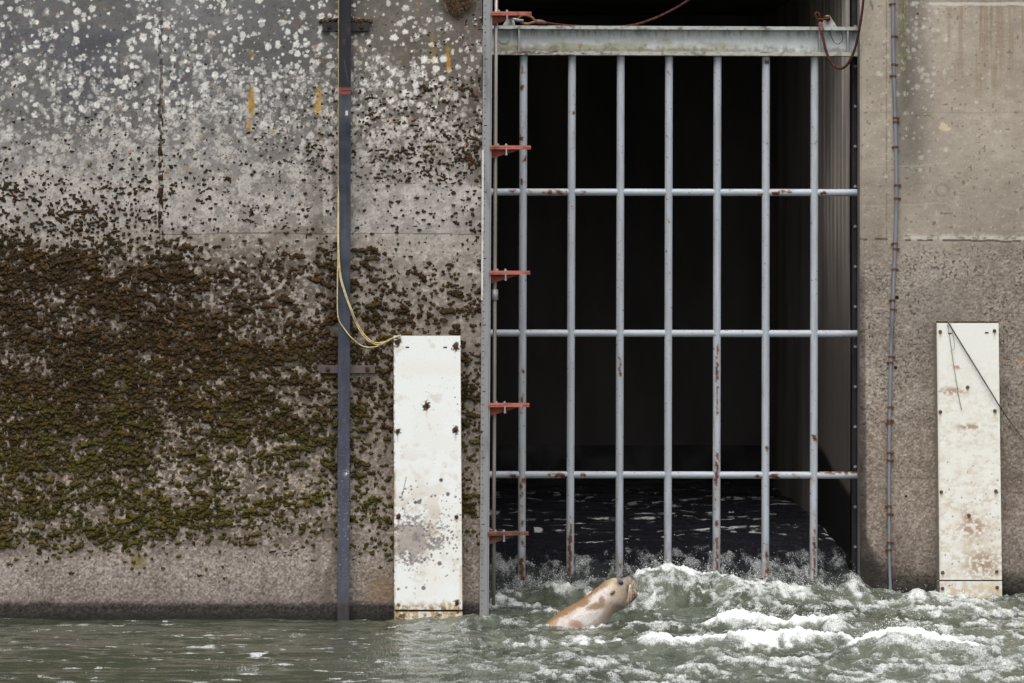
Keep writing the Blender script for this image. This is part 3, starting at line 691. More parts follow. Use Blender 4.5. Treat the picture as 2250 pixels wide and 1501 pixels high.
# ------------------------------------------------------------------ left jamb: steel angle with gauge ticks, riser pipe, red brackets
an = empty('edge_angle', P(1070, 1360, -.02), 'pale steel angle with tick marks edging the mossy wall corner', 'steel angle')
def lean(py): return -8.0 * py / 1340
k0 = D0 / FPX
m = MB()
def leanbox(m, px0, px1, d0, d1, py0=-140, py1=1400):
    r = bmesh.ops.create_cube(m.bm, size=1)
    for v in r['verts']:
        px = px0 if v.co.x < 0 else px1; py = py0 if v.co.z > 0 else py1; d = d0 if v.co.y < 0 else d1
        q = P(px + lean(py), py, 0); v.co = Vector((q.x, d, q.z))
leanbox(m, 1061.6, 1078.4, -.022, -.004); leanbox(m, 1078.9, 1081.5, -.026, .10)
put(m.build('angle_plate', M['angle']), an)
m = MB(); leanbox(m, 1060.6, 1065.2, -.030, -.0225, 330, 660); 
put(m.build('white_strip', mat_two('pale strip', (206, 204, 198), (160, 154, 146), 14, .5, .7)), an)
m = MB()
for i, py in enumerate(np.arange(-60, 1350, 14.6)):
    ln = 7 if i % 10 == 3 else (3.2 if i % 2 else 2.2)
    a, b = P(1064.8 + lean(py), py - .7, 0), P(1064.8 + ln + lean(py), py + .7, 0)
    m.box((a.x, -.0245, b.z), (b.x, -.0225, a.z))
put(m.build('tick_marks', M['black_line']), an)
rp = empty('riser_pipe', P(1088, 1300, .5), 'thin steel riser pipe running down beside the bars through red brackets', 'pipe')
def lx(py): return 1090.0 - 5.5 * py / 1300
PD = .06; 
m = MB(); m.tube([P(lx(py), py, PD) for py in (-140, 200, 645, 1000, 1330)], 4.2 * k0, 14); put(m.build('pipe', M['stainless'], smooth=True), rp)
m = MB(); m.tube([P(lx(py), py, PD) for py in (636, 659)], 7.2 * k0, 16); put(m.build('coupling', M['galv'], smooth=True), rp)
RED_SHADE = mat_two('red primer in shade', (140, 70, 58), (104, 54, 46), 14, .45, .7, .8, .9)  # the plate's red darkened for the gussets, shade put into the colour
def make_bracket(py, label, rusty=False):
    e = empty('red_bracket', P(1080 + lean(py), py, 0), label, 'bracket', 'red brackets holding the riser pipe')
    red = M['red'] if not rusty else mat_two('rusty red primer', (128, 82, 70), (92, 64, 54), 14, .4, .6, .8, .9)
    o_ = lean(py)
    m = MB()                            # horizontal plate, narrowing to its tip
    a = [(1078, -.055), (1168, -.02), (1168, .02), (1078, .10)]
    for z0, z1, pl in ((py - 5, py - .5, a), (py - .4, py + 3.2, [(1078, -.05), (1150, -.028), (1168.5, -.012), (1168.5, .012), (1078, .09)])):
        va = [m.bm.verts.new(Vector((P(x + o_, z0, 0).x, d, P(x, z0, 0).z))) for x, d in pl]; vb = [m.bm.verts.new(Vector((v.co.x, v.co.y, P(0, z1, 0).z))) for v in va]
        m.bm.faces.new(va); m.bm.faces.new(vb[::-1])
        for i in range(len(pl)): m.bm.faces.new((va[i], va[(i + 1) % len(pl)], vb[(i + 1) % len(pl)], vb[i]))
    bmesh.ops.recalc_face_normals(m.bm, faces=m.bm.faces[:])
    put(m.build('plate', red), e)
    m = MB(); p = [P(x + o_, y, 0) for x, y in ((1079, py + 3.4), (1079, py + 24), (1139, py + 6), (1143, py + 3.4))]
    m.prism([(q.x, q.z) for q in p], .006, .018); put(m.build('gusset', red if rusty else RED_SHADE), e)
    for px in (1096, 1114):
        q = P(px + o_, py - 5, 0); m = MB(); m.tube([(q.x, -.01, q.z - .002), (q.x, -.01, q.z + .010)], .012, 6); m.tube([(q.x, -.01, q.z + .010), (q.x, -.01, q.z + .018)], .007, 8); put(m.build('bolt', M['galv']), e)
    q = P(1114 + o_, py + 3.4, 0); m = MB(); m.tube([(q.x, -.052, q.z + .004), (q.x, -.052, q.z - .055)], .007, 8); m.tube([(q.x, -.052, q.z - .04), (q.x, -.052, q.z - .052)], .011, 6); put(m.build('bolt', M['galv']), e)
for py, lb, ru in ((31, 'topmost red bracket, level with the beam and the left shackle', False), (325, 'red bracket above the upper horizontal bar of the gate', False),
                   (600, 'red bracket just above the pipe coupling', False), (891, 'red bracket between the middle and lower horizontal bars', False), (1173, 'rust-brown lowest red bracket just above the churning water', True)):
    make_bracket(py, lb, ru)

# ------------------------------------------------------------------ dark vertical strip with brackets
pst = empty('guard_strip', P(756, 1362, -.1), 'dark blue-grey vertical strip bolted up the mossy wall', 'strip')
py_ = np.arange(-140, 1402, 1.5); u_ = np.linspace(0, 1, 20)
U, Y = np.meshgrid(u_, py_)
pc = prof(Y, [(-140, (24, 24, 32)), (170, (28, 29, 38)), (192, (30, 31, 40)), (207, (50, 53, 62)), (250, (76, 81, 89)), (280, (52, 56, 66)), (330, (40, 44, 56)), (420, (50, 55, 66)), (500, (56, 60, 71)), (640, (54, 58, 70)), (800, (60, 62, 75)), (1000, (68, 71, 85)), (1200, (76, 79, 92)), (1322, (76, 77, 86)), (1332, (64, 60, 62)), (1402, (54, 50, 50))])
pc += ((fbm(U * .6, Y / 24, 501, 3) - .5) * 44 * np.interp(Y, [200, 240, 700, 900], [.3, 1.2, .8, .25]))[..., None]
pc += ((vn(U * 5, Y / 40, 502) - .5) * 12)[..., None]
spk = sst(vn(U * 14, Y / 1.9, 503), .86, .93) * np.interp(Y, [700, 900, 1100, 1230, 1330], [.08, .3, .6, .7, 0]); pc = mix(pc, np.array([176, 180, 190.]), spk)
spl = np.exp(-((U - .75) / .25) ** 2 - ((Y - 1040) / 8) ** 2) * sst(vn(U * 12, Y / 2, 504), .4, .6); pc = mix(pc, np.array([214, 218, 222.]), spl)
redt = ((Y > 191.5) & (Y < 207.5)) * (.75 + .2 * vn(U * 6, Y / 3, 505)); pc = mix(pc, np.array([150, 68, 60.]), redt * (1 - .7 * (np.abs(Y - 199 - 2 * vn(U * 3, Y * 0, 5)) < 1.2) * (U > .2)))
for (cy, cu, h, wu, a) in ((67, .8, 9, .14, .5), (91, .42, 6, .1, .6), (252, .05, 14, .09, .35)):
    pc = mix(pc, np.array([132, 58, 54.]), np.exp(-((Y - cy) / h) ** 2 - ((U - cu) / wu) ** 2) * a)
tagw = (np.abs(Y - 248) < 5.5) & (np.abs(U - .66) < .1); pc = mix(pc, np.array([216, 214, 212.]), tagw * .9)
sc1 = (np.abs(U - .4 - (Y - 130) / 130) < .03) & (Y > 130) & (Y < 180); pc = mix(pc, np.array([120, 120, 126.]), sc1 * .5)
edgeL = (U < .04); pc = mix(pc, np.array([150, 132, 96.]), edgeL * .28 * (Y < 900)); edgeR = U > .97; pc = mix(pc, np.array([120, 118, 116.]), edgeR * .5)
lnp = -4.2 * Y / 1360
k1 = (D0 - .11) / FPX
PXX = 745.2 + lnp + U * 26.4
Vp = np.stack([(PXX - CX) * k1, np.full_like(U, -.11) + .006 * (np.abs(U - .5) > .47), CAMZ + (HY - Y) * k1], -1)
Vb2 = Vp.copy(); Vb2[..., 1] = -.035
N = Vp.shape[0] * Vp.shape[1]; ii = np.arange(N).reshape(U.shape); ring = np.concatenate([ii[0], ii[1:, -1], ii[-1, -2::-1], ii[-2:0:-1, 0]])
put(np_mesh('strip_board', np.concatenate([Vp.reshape(-1, 3), Vb2.reshape(-1, 3)]), np.concatenate([grid_faces(*U.shape), grid_faces(*U.shape)[:, ::-1] + N, np.stack([ring, np.roll(ring, -1), np.roll(ring, -1) + N, ring + N], -1)]), M['post'], col=alb(np.concatenate([pc.reshape(-1, 3)] * 2)), smooth=False), pst)
for py0, py1, xa, xb, mt in ((50, 69, 708, 811, M['black']), (803, 820, 705, 824, mat_two('grey bracket steel', (78, 76, 82), (100, 90, 82), 6, .42, .6, .6, .9))):
    a, b = P(xa, py0, 0), P(xb, py1, 0); m = MB(); m.box((a.x, -.034, b.z), (b.x, -.006, a.z), .003); bk = put(m.build('mounting_plate', mt), pst)
    for px in (xa + 15, xb - 17):
        q = P(px, (py0 + py1) / 2, 0); m = MB(); m.bolt((q.x, -.034, q.z), .015, .02); m.build('bolt', M['rust'], bk)
# cables beside the strip
cb = empty('cable_bundle', P(744, 560, -.1), 'cream cables looping from the dark strip to the left white panel', 'cable')
for pts in (((743.2, -120), (743.2, 100), (743, 300), (742.5, 470), (743, 560), (747, 608), (757, 645), (770, 680), (783, 713), (800, 740), (818, 754), (834, 757), (856, 748), (880, 738)),
            ((744.4, -120), (744, 300), (744, 470), (745, 560), (750, 610), (762, 652), (774, 684), (786, 712), (802, 737), (822, 752), (842, 752), (862, 743), (880, 737)),
            ((742.5, 540), (741.5, 620), (741.5, 680), (745, 704), (756, 722), (772, 742), (790, 757), (806, 763), (824, 762), (845, 755), (866, 742), (882, 737))):
    q = []
    for i, (x, y) in enumerate(pts):
        d = -.13 if (741 < x < 775 and y > 540) else (-.11 if y <= 560 else -.09)
        if x > 855: d = -.225 if x > 862 else -.16
        q.append(P(x - lean(0), y, d))
    q_ = spline(q, 6); m = MB(); m.tube(q_, [(.0011 if p.z > 3.75 else .0055) for p in q_], 8); put(m.build('cable', M['cable'], smooth=True), cb)

# ------------------------------------------------------------------ white panels
def white_panel(quad, d, th, paint, label, seam, bolts, boltm, slots, seed):
    (x0, x1, yt), (xb0, xb1, yb) = quad
    k = (D0 + d) / FPX
    e = empty('white_panel', P((x0 + x1) / 2, yb - 40, d), label, 'panel', 'white panels at the waterline')
    ys = np.arange(yt, yb + 40, 1.4); us_ = np.linspace(0, 1, 110)
    U, Y = np.meshgrid(us_, ys); t = (Y - yt) / (yb - yt)
    X = (x0 + (xb0 - x0) * t) + U * ((x1 + (xb1 - x1) * t) - (x0 + (xb0 - x0) * t))
    col = paint(X, Y, U)
    rows_up = ys < seam - .8
    for nm, sel in (('panel_board', ys < seam - .8), ('foot_board', ys > seam + .8)):
        Us, Ys, Xs, Cs = U[sel], Y[sel], X[sel], col[sel]
        Vf = np.stack([(Xs - CX) * k, np.full_like(Xs, d), CAMZ + (HY - Ys) * k], -1)
        Vf[..., 1] += .0015 * (vn(Us * 2, Ys / 90, seed) - .5) * 2
        Vk = Vf.copy(); Vk[..., 1] = d + th
        N = Us.size; ii = np.arange(N).reshape(Us.shape); ring = np.concatenate([ii[0], ii[1:, -1], ii[-1, -2::-1], ii[-2:0:-1, 0]])
        side = np.stack([ring, np.roll(ring, -1), np.roll(ring, -1) + N, ring + N], -1)
        # sides get vertices of their own so the dirty edge stays crisp
        N2 = 2 * N; R_ = len(ring)
        sv = np.concatenate([Vf.reshape(-1, 3)[ring], Vk.reshape(-1, 3)[ring]]); sc2 = np.tile(alb((150, 142, 130)), (2 * R_, 1)) * (.75 + .5 * hsh(np.arange(2 * R_) // 2, np.zeros(2 * R_, int), seed))[:, None]
        j = np.arange(R_); sf = np.stack([j, np.roll(j, -1), np.roll(j, -1) + R_, j + R_], -1) + N2
        put(np_mesh(nm, np.concatenate([Vf.reshape(-1, 3), Vk.reshape(-1, 3), sv]), np.concatenate([grid_faces(*Us.shape), grid_faces(*Us.shape)[:, ::-1] + N, sf]), M['panel'], col=np.concatenate([alb(Cs.reshape(-1, 3))] * 2 + [sc2]), smooth=False), e)
    for (bx_, by_) in bolts:
        q = P(bx_, by_, d); m = MB(); m.bolt((q.x, d, q.z), .0125, .016); put(m.build('bolt', boltm), e)
    m = MB()
    for (sx, sy) in slots:
        a, b = P(sx - 4, sy - 1.3, d), P(sx + 4, sy + 1.3, d); m.box((a.x, d - .003, b.z), (b.x, d + .002, a.z))
    put(m.build('slot', M['black_line']), e)
    return e
def paint_left(X, Y, U):
    c = np.full(X.shape + (3,), 1.) * np.array([240, 242, 240.])
    c = mix(c, np.array([236, 234, 226.]), sst(fbm(X / 60, Y / 40, 601, 3), .45, .65) * .5 * sst(Y, 800, 1000))
    ring_ = np.exp(-((Y - 812) / 14) ** 2) * .25; c = mix(c, np.array([232, 222, 200.]), ring_)
    tan = sst(fbm(X / 26, Y / 26, 602, 4), .5, .66) * np.interp(Y, [980, 1010, 1100, 1130, 1180, 1260, 1300], [0, .3, .3, .8, .5, .15, .0]); c = mix(c, np.array([206, 192, 176.]), tan)
    blob = np.exp(-((X - 925) / 62) ** 2 - ((Y - 1180) / 56) ** 2) * 1.0 + .75 * np.exp(-((X - 890) / 34) ** 2 - ((Y - 1195) / 40) ** 2)
    bn = .55 * fbm(X / 15, Y / 13, 603, 5, .7) + .45 * fbm(X / 4.5, Y / 4.2, 614, 3)
    g_ = sst(bn + blob * .36, .68, .84); c = mix(c, np.array([138, 130, 128.]) + ((vn(X / 3, Y / 3, 604) - .5) * 34)[..., None], g_ * .92)
    g2_ = sst(fbm(X / 30, Y / 30, 613, 4) + blob * .3, .66, .8); c = mix(c, np.array([206, 194, 180.]), g2_ * .45)
    r2 = np.random.default_rng(5)
    for k in range(190):
        x, y, r = r2.uniform(868, 1012), 1180 + r2.normal(0, 70), r2.uniform(.7, 2.6)
        if k < 14: r = r2.uniform(2.5, 5)
        if y < 1050 or y > 1300: continue
        R = np.hypot(X - x, Y - y) / r; c = mix(c, np.array([110, 102, 98.]), sst(1.25 - R, 0, .5) * .85)
    for x, y, r in ((969, 1055, 4), (914, 1057, 1.5), (913, 1104, 3.5), (1000, 873, 1.5), (1005, 888, 1.5), (884, 1084, 2)):
        R = np.hypot(X - x, Y - y) / r; c = mix(c, np.array([72, 62, 58.]), sst(1.25 - R, 0, .5) * .9)
    for x, y, h in ((873, 752, 12), (1001, 762, 13), (937, 892, 12), (874, 948, 9), (1001, 945, 11), (876, 1136, 8), (1003, 1136, 7), (1004, 1325, 9), (876, 1330, 6)):   # crusts round the fixings
        R = np.hypot((X - x), (Y - y) * .85) / (h * (.35 + .7 * vn(X / 3.3, Y / 3.3, 606))); c = mix(c, np.array([66, 52, 46.]), sst(1.15 - R, 0, .4) * .92)
        dr = np.exp(-((X - x) / 2.2) ** 2) * sst(Y, y, y + 6) * (1 - sst(Y, y + 6, y + 36)) * .5 * (vn(X / 2, Y / 5, 607) > .45); c = mix(c, np.array([160, 120, 84.]), dr)
    hr = (np.abs(X - 888 + (Y - 1070) * .22) < 1.0) & (Y > 1046) & (Y < 1100); c = mix(c, np.array([120, 96, 80.]), hr * .7)
    bot = sst(Y + 26 * (fbm(X / 10, Y / 12, 608, 4) - .5), 1318, 1342); c = mix(c, np.array([176, 146, 104.]), bot * (.25 + .65 * sst(fbm(X / 6, Y / 10, 609, 3), .42, .58)))
    c = mix(c, np.array([74, 58, 40.]), sst(fbm(X / 7, Y / 5, 610, 3), .60, .70) * sst(Y, 1322, 1345) * .8)
    ed = np.exp(-(U * 150 / 4) ** 2) * sst(Y, 900, 1050) * sst(fbm(X / 5, Y / 20, 611, 3), .4, .6) * .5; c = mix(c, np.array([170, 140, 104.]), ed)
    ed2 = np.exp(-(U * 150 / 1.8) ** 2) * sst(vn(X / 2, Y / 5, 615), .45, .6); c = mix(c, np.array([84, 74, 66.]), ed2 * .7)
    er = np.exp(-((1 - U) * 150 / 7) ** 2) * np.interp(Y, [1000, 1150, 1250, 1320], [0, .15, .5, .4]) * sst(fbm(X / 8, Y / 16, 612, 3), .4, .6); c = mix(c, np.array([200, 176, 140.]), er)
    return np.clip(c, 20, 246)
def paint_right(X, Y, U):
    c = np.full(X.shape + (3,), 1.) * np.array([238, 237, 230.])
    tn = fbm(X / 22, Y / 12, 621, 6, .68)
    dv = np.interp(Y, [760, 830, 900, 950, 1010, 1100, 1180, 1240, 1290], [0, .2, .32, .5, .35, .55, .7, .5, .45])
    c = mix(c, np.array([220, 210, 194.]), sst(tn, .40, .66) * dv)
    c = mix(c, np.array([184, 160, 134.]), sst(fbm(X / 12, Y / 9, 622, 6, .7), .50, .68) * dv * .6)
    for x, y, a, b in ((2130, 938, 26, 6), (2128, 1133, 12, 12), (2140, 1160, 28, 22), (2160, 1240, 40, 30), (2106, 806, 12, 5), (2090, 860, 30, 8)):
        bl = np.exp(-((X - x) / a) ** 2 - ((Y - y) / b) ** 2) * sst(fbm(X / 7, Y / 6, 623, 3), .36, .58); c = mix(c, np.array([160, 132, 108.]), np.clip(bl * 1.0, 0, .75))
    for x, y in ((2066, 729), (2185, 727), (2126, 851), (2066, 905), (2186, 903), (2068, 1081), (2188, 1079), (2129, 1133), (2071, 1258), (2190, 1256), (2071, 1293), (2191, 1291)):
        dr = np.exp(-((X - x) / 3) ** 2) * sst(Y, y, y + 5) * (1 - sst(Y, y + 5, y + 26)) * .35; c = mix(c, np.array([190, 150, 112.]), dr)
    r2 = np.random.default_rng(6)
    for k in range(46):
        x, y, r = r2.uniform(2066, 2196), r2.uniform(1000, 1300), r2.uniform(.7, 1.9); R = np.hypot(X - x, Y - y) / r; c = mix(c, np.array([112, 96, 84.]), sst(1.25 - R, 0, .5) * .8)
    bot = sst(Y, 1268, 1300) * sst(fbm(X / 12, Y / 8, 624, 3), .38, .6); c = mix(c, np.array([196, 176, 138.]), bot * .6)
    ed = np.exp(-(U * 140 / 4) ** 2) * .35; c = mix(c, np.array([190, 178, 156.]), ed)
    return np.clip(c, 20, 244)
white_panel(((865, 1011.5, 738), (866.5, 1016, 1362)), -.20, .19, paint_left, 'white panel stained grey and brown, fixed to the mossy wall beside the dark strip', 1342, [(873, 752), (1001, 762), (937, 891), (874, 948), (1001, 945), (876, 1136), (1003, 1136), (1004, 1325), (875, 1362)], M['rust'], [(895, 763), (978, 763)], 631)
white_panel(((2058, 2194, 710), (2065, 2202, 1313)), 2.60, .19, paint_right, 'white panel with dome-headed bolts and tan stains on the plain right wall', 1275, [(2066, 729), (2185, 727), (2126, 851), (2066, 905), (2186, 903), (2068, 1081), (2188, 1079), (2129, 1133), (2071, 1258), (2190, 1256), (2071, 1293), (2191, 1291)], mat_two('brown bolt', (104, 84, 72), (70, 58, 52), 40), [(2087, 733), (2168, 731)], 641)
mt = MB()
for k in range(150):
    x = rng.uniform(2058, 2194); q = P(x, 708 + rng.normal(0, .8), 2.7 + rng.uniform(-.09, .08)); mt.ball(q, rng.uniform(.006, .014), 1, (1.4, 1, .7))
o = mt.build('moss', M['tuft'], smooth=True); tag(o, 'thin brown line of moss along the top of the right white panel', 'moss', kind='stuff')
mt = MB()
for k in range(220):
    x = rng.uniform(702, 816); y = 48 - abs(rng.normal(0, 3.0)); q = P(x, y, -.02 + rng.uniform(-.012, .02)); mt.ball(q, rng.uniform(.006, .016), 1, (1.3, 1, .8))
o = mt.build('moss', M['tuft'], smooth=True); tag(o, 'clump of dark moss sitting on the strip\'s upper mounting plate', 'moss', kind='stuff')
# brown tuft hanging from the top of the mossy wall
mt = MB()
for k in range(420):
    x = rng.normal(1004, 16); y0 = rng.uniform(-60, 14); L = rng.uniform(12, 34) * math.exp(-((x - 1003) / 26) ** 2) + 4
    q0 = P(x, y0, -.015); q1 = P(x + rng.normal(0, 3), y0 + L * .6, -.035); q2 = P(x + rng.normal(-1, 4), y0 + L, -.02)
    mt.tube([q0, q1, q2], [.004, .0035, .001], 4, False)
o = mt.build('dry_tuft', M['tuft']); tag(o, 'shaggy brown tuft hanging at the top of the mossy wall near its corner', 'plant')

# cord and dry stem on the right panel
tw = MB().tube(spline([P(*p) for p in ((2083, 711, 2.66), (2086, 713, 2.585), (2110, 752, 2.58), (2150, 817, 2.58), (2196, 892, 2.58), (2201, 900, 2.70), (2225, 934, 2.77), (2260, 980, 2.77), (2310, 1040, 2.77))], 5), [.006] * 26 + [.0045] * 15, 6).build('cord', M['twine'], smooth=True)
tag(tw, 'dark cord stretched diagonally down across the right white panel', 'cord')
ds_ = MB()
ds_.tube(spline([P(*p, 2.585) for p in ((2081, 711), (2085, 730), (2092, 778), (2100, 830), (2106, 868), (2113, 901))], 6), .0032, 5)
ds_.tube(spline([P(*p, 2.58) for p in ((2083, 711), (2088, 709), (2091, 722), (2096, 748), (2097, 764), (2091, 771))], 6), .0022, 5)
tag(ds_.build('dried_weed', M['grass'], smooth=True), 'thin curling dry stem hanging over the top of the right white panel', 'stem')

# ------------------------------------------------------------------ conduit on the right wall
cd = empty('conduit', P(1957, 1300, RD), 'thin grey wall conduit with rusty clamps running down the right wall', 'conduit')
cpts = [(1961, -120), (1962, 0), (1962.5, 80), (1963.5, 150), (1966, 240), (1968.5, 320), (1970, 420), (1968.5, 500), (1965, 580), (1962, 660), (1959, 740), (1956.5, 820), (1954.5, 925), (1953.5, 1040), (1953.5, 1130), (1954, 1190), (1955, 1250), (1957, 1306)]
cr = [4.0] * 12 + [3.7, 3.5, 3.3, 3.2, 3.2, 3.4]
sp = spline([P(x, y, RD - .03) for x, y in cpts], 6)
rr_ = list(np.interp(np.linspace(0, 1, len(sp)), np.linspace(0, 1, len(cr)), cr) * (D0 + RD) / FPX)
m = MB(); m.tube(sp, rr_, 12); put(m.build('pipe', M['conduit'], smooth=True), cd)
for i, cy in enumerate((9, 80, 142, 167, 259, 268, 323, 407, 436, 535, 547, 592, 660, 680, 784, 797, 895, 924, 930, 995, 1012, 1112, 1130, 1192, 1208)):
    cxp = np.interp(cy, [p[1] for p in cpts], [p[0] for p in cpts]); sgn = 1 if i % 3 else -1
    a, b = P(cxp - 5.5 - 3.5 * (sgn < 0), cy - 1.7, RD), P(cxp + 5.5 + 3.5 * (sgn > 0), cy + 1.7, RD)
    m = MB(); k = (D0 + RD) / FPX
    c = P(cxp, cy, RD - .03)
    m.tube([(c.x, c.y, c.z - 2.4 * k), (c.x, c.y, c.z + 2.4 * k)], 4.9 * k, 12)
    m.box((a.x, RD - .014, b.z), (b.x, RD + .01, a.z), .002)
    q = P(cxp + 8.5 * sgn, cy, RD); m.ball((q.x, RD - .016, q.z), .008, 1)
    put(m.build('clamp', M['clamp']), cd)
m = MB(); c = P(1957, 1306, RD - .03); m.tube([(c.x, c.y, c.z + .02), (c.x, c.y, c.z - .015)], .022, 12); put(m.build('end_cap', M['black'], smooth=True), cd)
gs_ = MB()
for st_pts, r in ((((1985, -60), (1988, 40), (1990, 120), (1992, 220), (1995, 300), (1999, 352), (2000, 374)), .0052), (((1980, -60), (1983, 40), (1987, 110), (1988, 170), (1991, 235)), .0035), (((1993, -60), (1988, 30), (1986, 90), (1987, 160)), .003), (((1975, -40), (1979, 20), (1980, 80), (1979, 150)), .003), (((2004, -50), (1996, 10), (1990, 60), (1989, 140), (1992, 200)), .003)):
    q = spline([P(x, y, RD - .03 - .01 * i) for i, (x, y) in enumerate(st_pts)], 6); gs_.tube(q, list(np.linspace(r, r * .4, len(q))), 5)
gs_.tube([P(1985, 118, RD - .03), P(2005, 122, RD - .03), P(2028, 129, RD - .02)], .003, 5)
tag(gs_.build('dry_grass', M['grass'], smooth=True), 'long dry grass stems hanging down the right wall beside the conduit', 'grass stems')

# ------------------------------------------------------------------ sea lion
SLD = -0.8; SLK = (D0 + SLD) / FPX
def zc(x, y, d=SLD):                    # close-up drawing units -> world
    return P(1160 + x / 7.03, 1220 + y / 7.03, d)
def loft(stations, n=28):
    """stations: (top xy, bottom xy, half width / half height)"""
    vs, fs = [], []
    for (tx, ty), (bx_, by_), wr in stations:
        t, b = zc(tx, ty), zc(bx_, by_); c = (t + b) / 2; h = (t - b) / 2; hw = h.length * wr
        for k in range(n):
            a = 2 * math.pi * k / n
            q = c + h * math.cos(a); vs.append((q.x, SLD + hw * math.sin(a), q.z))
    m_ = len(stations)
    for i in range(m_ - 1):
        for k in range(n): fs.append((i * n + k, i * n + (k + 1) % n, (i + 1) * n + (k + 1) % n, (i + 1) * n + k))
    return vs, fs + [tuple(range(n))[::-1], tuple((m_ - 1) * n + k for k in range(n))]
body_st = [((-300, 1900), (-240, 1960), 1.0), ((-140, 1500), (200, 1860), 1.0), ((60, 1270), (480, 1660), 1.0), ((210, 1113), (640, 1530), 1.0), ((330, 1000), (760, 1440), 1.0), ((450, 897), (880, 1360), .98), ((620, 797), (1010, 1260), .95), ((790, 706), (1120, 1170), .92),
           ((930, 608), (1210, 1085), .88), ((1050, 507), (1262, 985), .84), ((1140, 440), (1320, 905), .80), ((1215, 392), (1400, 862), .76), ((1285, 356), (1460, 838), .70), ((1350, 345), (1490, 800), .66), ((1405, 352), (1515, 730), .62), ((1450, 362), (1545, 640), .66)]
upper = [((1330, 350), (1440, 700), .60), ((1405, 356), (1490, 660), .62), ((1455, 362), (1535, 590), .72), ((1500, 346), (1575, 545), .80), ((1545, 320), (1615, 505), .84), ((1585, 306), (1648, 462), .82), ((1612, 316), (1664, 430), .76), ((1634, 338), (1666, 402), .66)]
jaw = [((1400, 650), (1440, 845), .95), ((1470, 640), (1492, 826), .86), ((1540, 632), (1540, 772), .74), ((1600, 618), (1600, 738), .66), ((1650, 602), (1648, 690), .62), ((1684, 588), (1684, 650), .62), ((1700, 586), (1698, 618), .6)]
bm = bmesh.new()
for stn in (body_st, upper, jaw):
    vs, fs = loft(stn); bv = [bm.verts.new(v) for v in vs]
    for f in fs: bm.faces.new([bv[i] for i in f])
bmesh.ops.recalc_face_normals(bm, faces=bm.faces[:])
me = bpy.data.meshes.new('tmp'); bm.to_mesh(me); bm.free()
tmp = bpy.data.objects.new('tmp', me); C.objects.link(tmp)
md = tmp.modifiers.new('r', 'REMESH'); md.mode = 'VOXEL'; md.voxel_size = .0045
md = tmp.modifiers.new('s', 'SMOOTH'); md.factor = .5; md.iterations = 6
dg = bpy.context.evaluated_depsgraph_get(); dg.update()
sm_ = bpy.data.meshes.new_from_object(tmp.evaluated_get(dg))
bpy.data.objects.remove(tmp); bpy.data.meshes.remove(me)
nv = len(sm_.vertices); co = np.empty(nv * 3, np.float32); sm_.vertices.foreach_get('co', co); co = co.reshape(-1, 3).astype(float)
qx = (co[:, 0] / SLK + CX - 1160) * 7.03; qy = (HY - (co[:, 2] - CAMZ) / SLK - 1220) * 7.03
# eye socket and brow, nostril dents
for (x, y, r, dep) in ((1428, 425, 60, .008), (1428, 360, 26, .003), (1592, 335, 14, .003)):
    g = np.exp(-((qx - x) ** 2 + (qy - y) ** 2) / r ** 2); co[:, 1] += np.where(co[:, 1] < SLD, 1, -1) * g * dep
for (x, y, r, dep) in ((1475, 470, 70, .004), (1590, 440, 45, .012), (1380, 375, 34, .004), (1420, 760, 70, .010)):
    g = np.exp(-((qx - x) ** 2 + (qy - y) ** 2) / r ** 2); co[:, 1] += np.where(co[:, 1] < SLD, -1, 1) * g * dep
fur = (fbm(qx / 34 - qy / 60, qy / 14 + qx / 40, 701, 3) - .5); co[:, 1] += np.where(co[:, 1] < SLD, -1, 1) * fur * .0035
sm_.vertices.foreach_set('co', co.astype(np.float32).ravel())
for p in sm_.polygons: p.use_smooth = True
def bl(x, y, a, b, rot=0):
    c_, s_ = math.cos(rot), math.sin(rot); u = (qx - x) * c_ + (qy - y) * s_; v = -(qx - x) * s_ + (qy - y) * c_
    return np.exp(-(u / a) ** 2 - (v / b) ** 2)
# perpendicular distance below the back line
back = np.interp(qx, [-200, 210, 450, 620, 820, 960, 1060, 1180, 1270, 1370, 1500, 1600], [1400, 1113, 895, 800, 690, 580, 500, 420, 365, 350, 346, 320])
below = qy - back
strk = 1.25 * (.5 * fbm(qx / 22 - qy / 50, qy / 22 + qx / 50, 702, 5, .75) + .5 * fbm(qx / 44 + qy / 30, qy / 10 - qx / 16, 703, 4, .7) - .5)
sc_ = np.tile(np.array([138, 112, 86.]), (nv, 1)) + (strk * 30)[:, None]
pale = np.array([206, 197, 193.])
t1 = sst(below + 90 * strk, np.interp(qx, [200, 350, 500, 620, 820, 960, 1100, 1300], [0, 25, 55, 65, 40, 22, 25, 60]), np.interp(qx, [200, 350, 500, 620, 820, 960, 1100, 1300], [60, 85, 105, 115, 90, 70, 80, 120]))
sc_ = sc_ + (pale - sc_) * (t1 * (1 - sst(qx, 1290, 1400)))[:, None]
brown = np.array([130, 102, 76.])
def wash(m, c): 
    global sc_
    sc_ = sc_ + (np.asarray(c, float) - sc_) * np.clip(m, 0, 1)[:, None]
wash(.9 * sst(np.maximum(np.maximum(bl(1040, 770, 180, 60, -.2), bl(860, 735, 110, 46, -.5)), bl(1125, 690, 56, 80)) + strk * 1.1, .22, .72), brown)
wash(sst(bl(720, 1050, 140, 80, .25) + strk * 1.1, .2, .85) * .8, (146, 112, 86)); wash(bl(640, 900, 150, 40, -.6) * .35, brown)
wash(sst(bl(330, 1080, 160, 60, -.6) + strk * .5, .3, .6) * .7, (166, 130, 96))
wash(sst(below, 150, 20) * (qx < 1150) * sst(qx, 200, 500) * .55 * np.clip(1 - below / 130, 0, 1), (150, 108, 66))
head = sst(qx + .45 * (qy - 560), 1210, 1330)
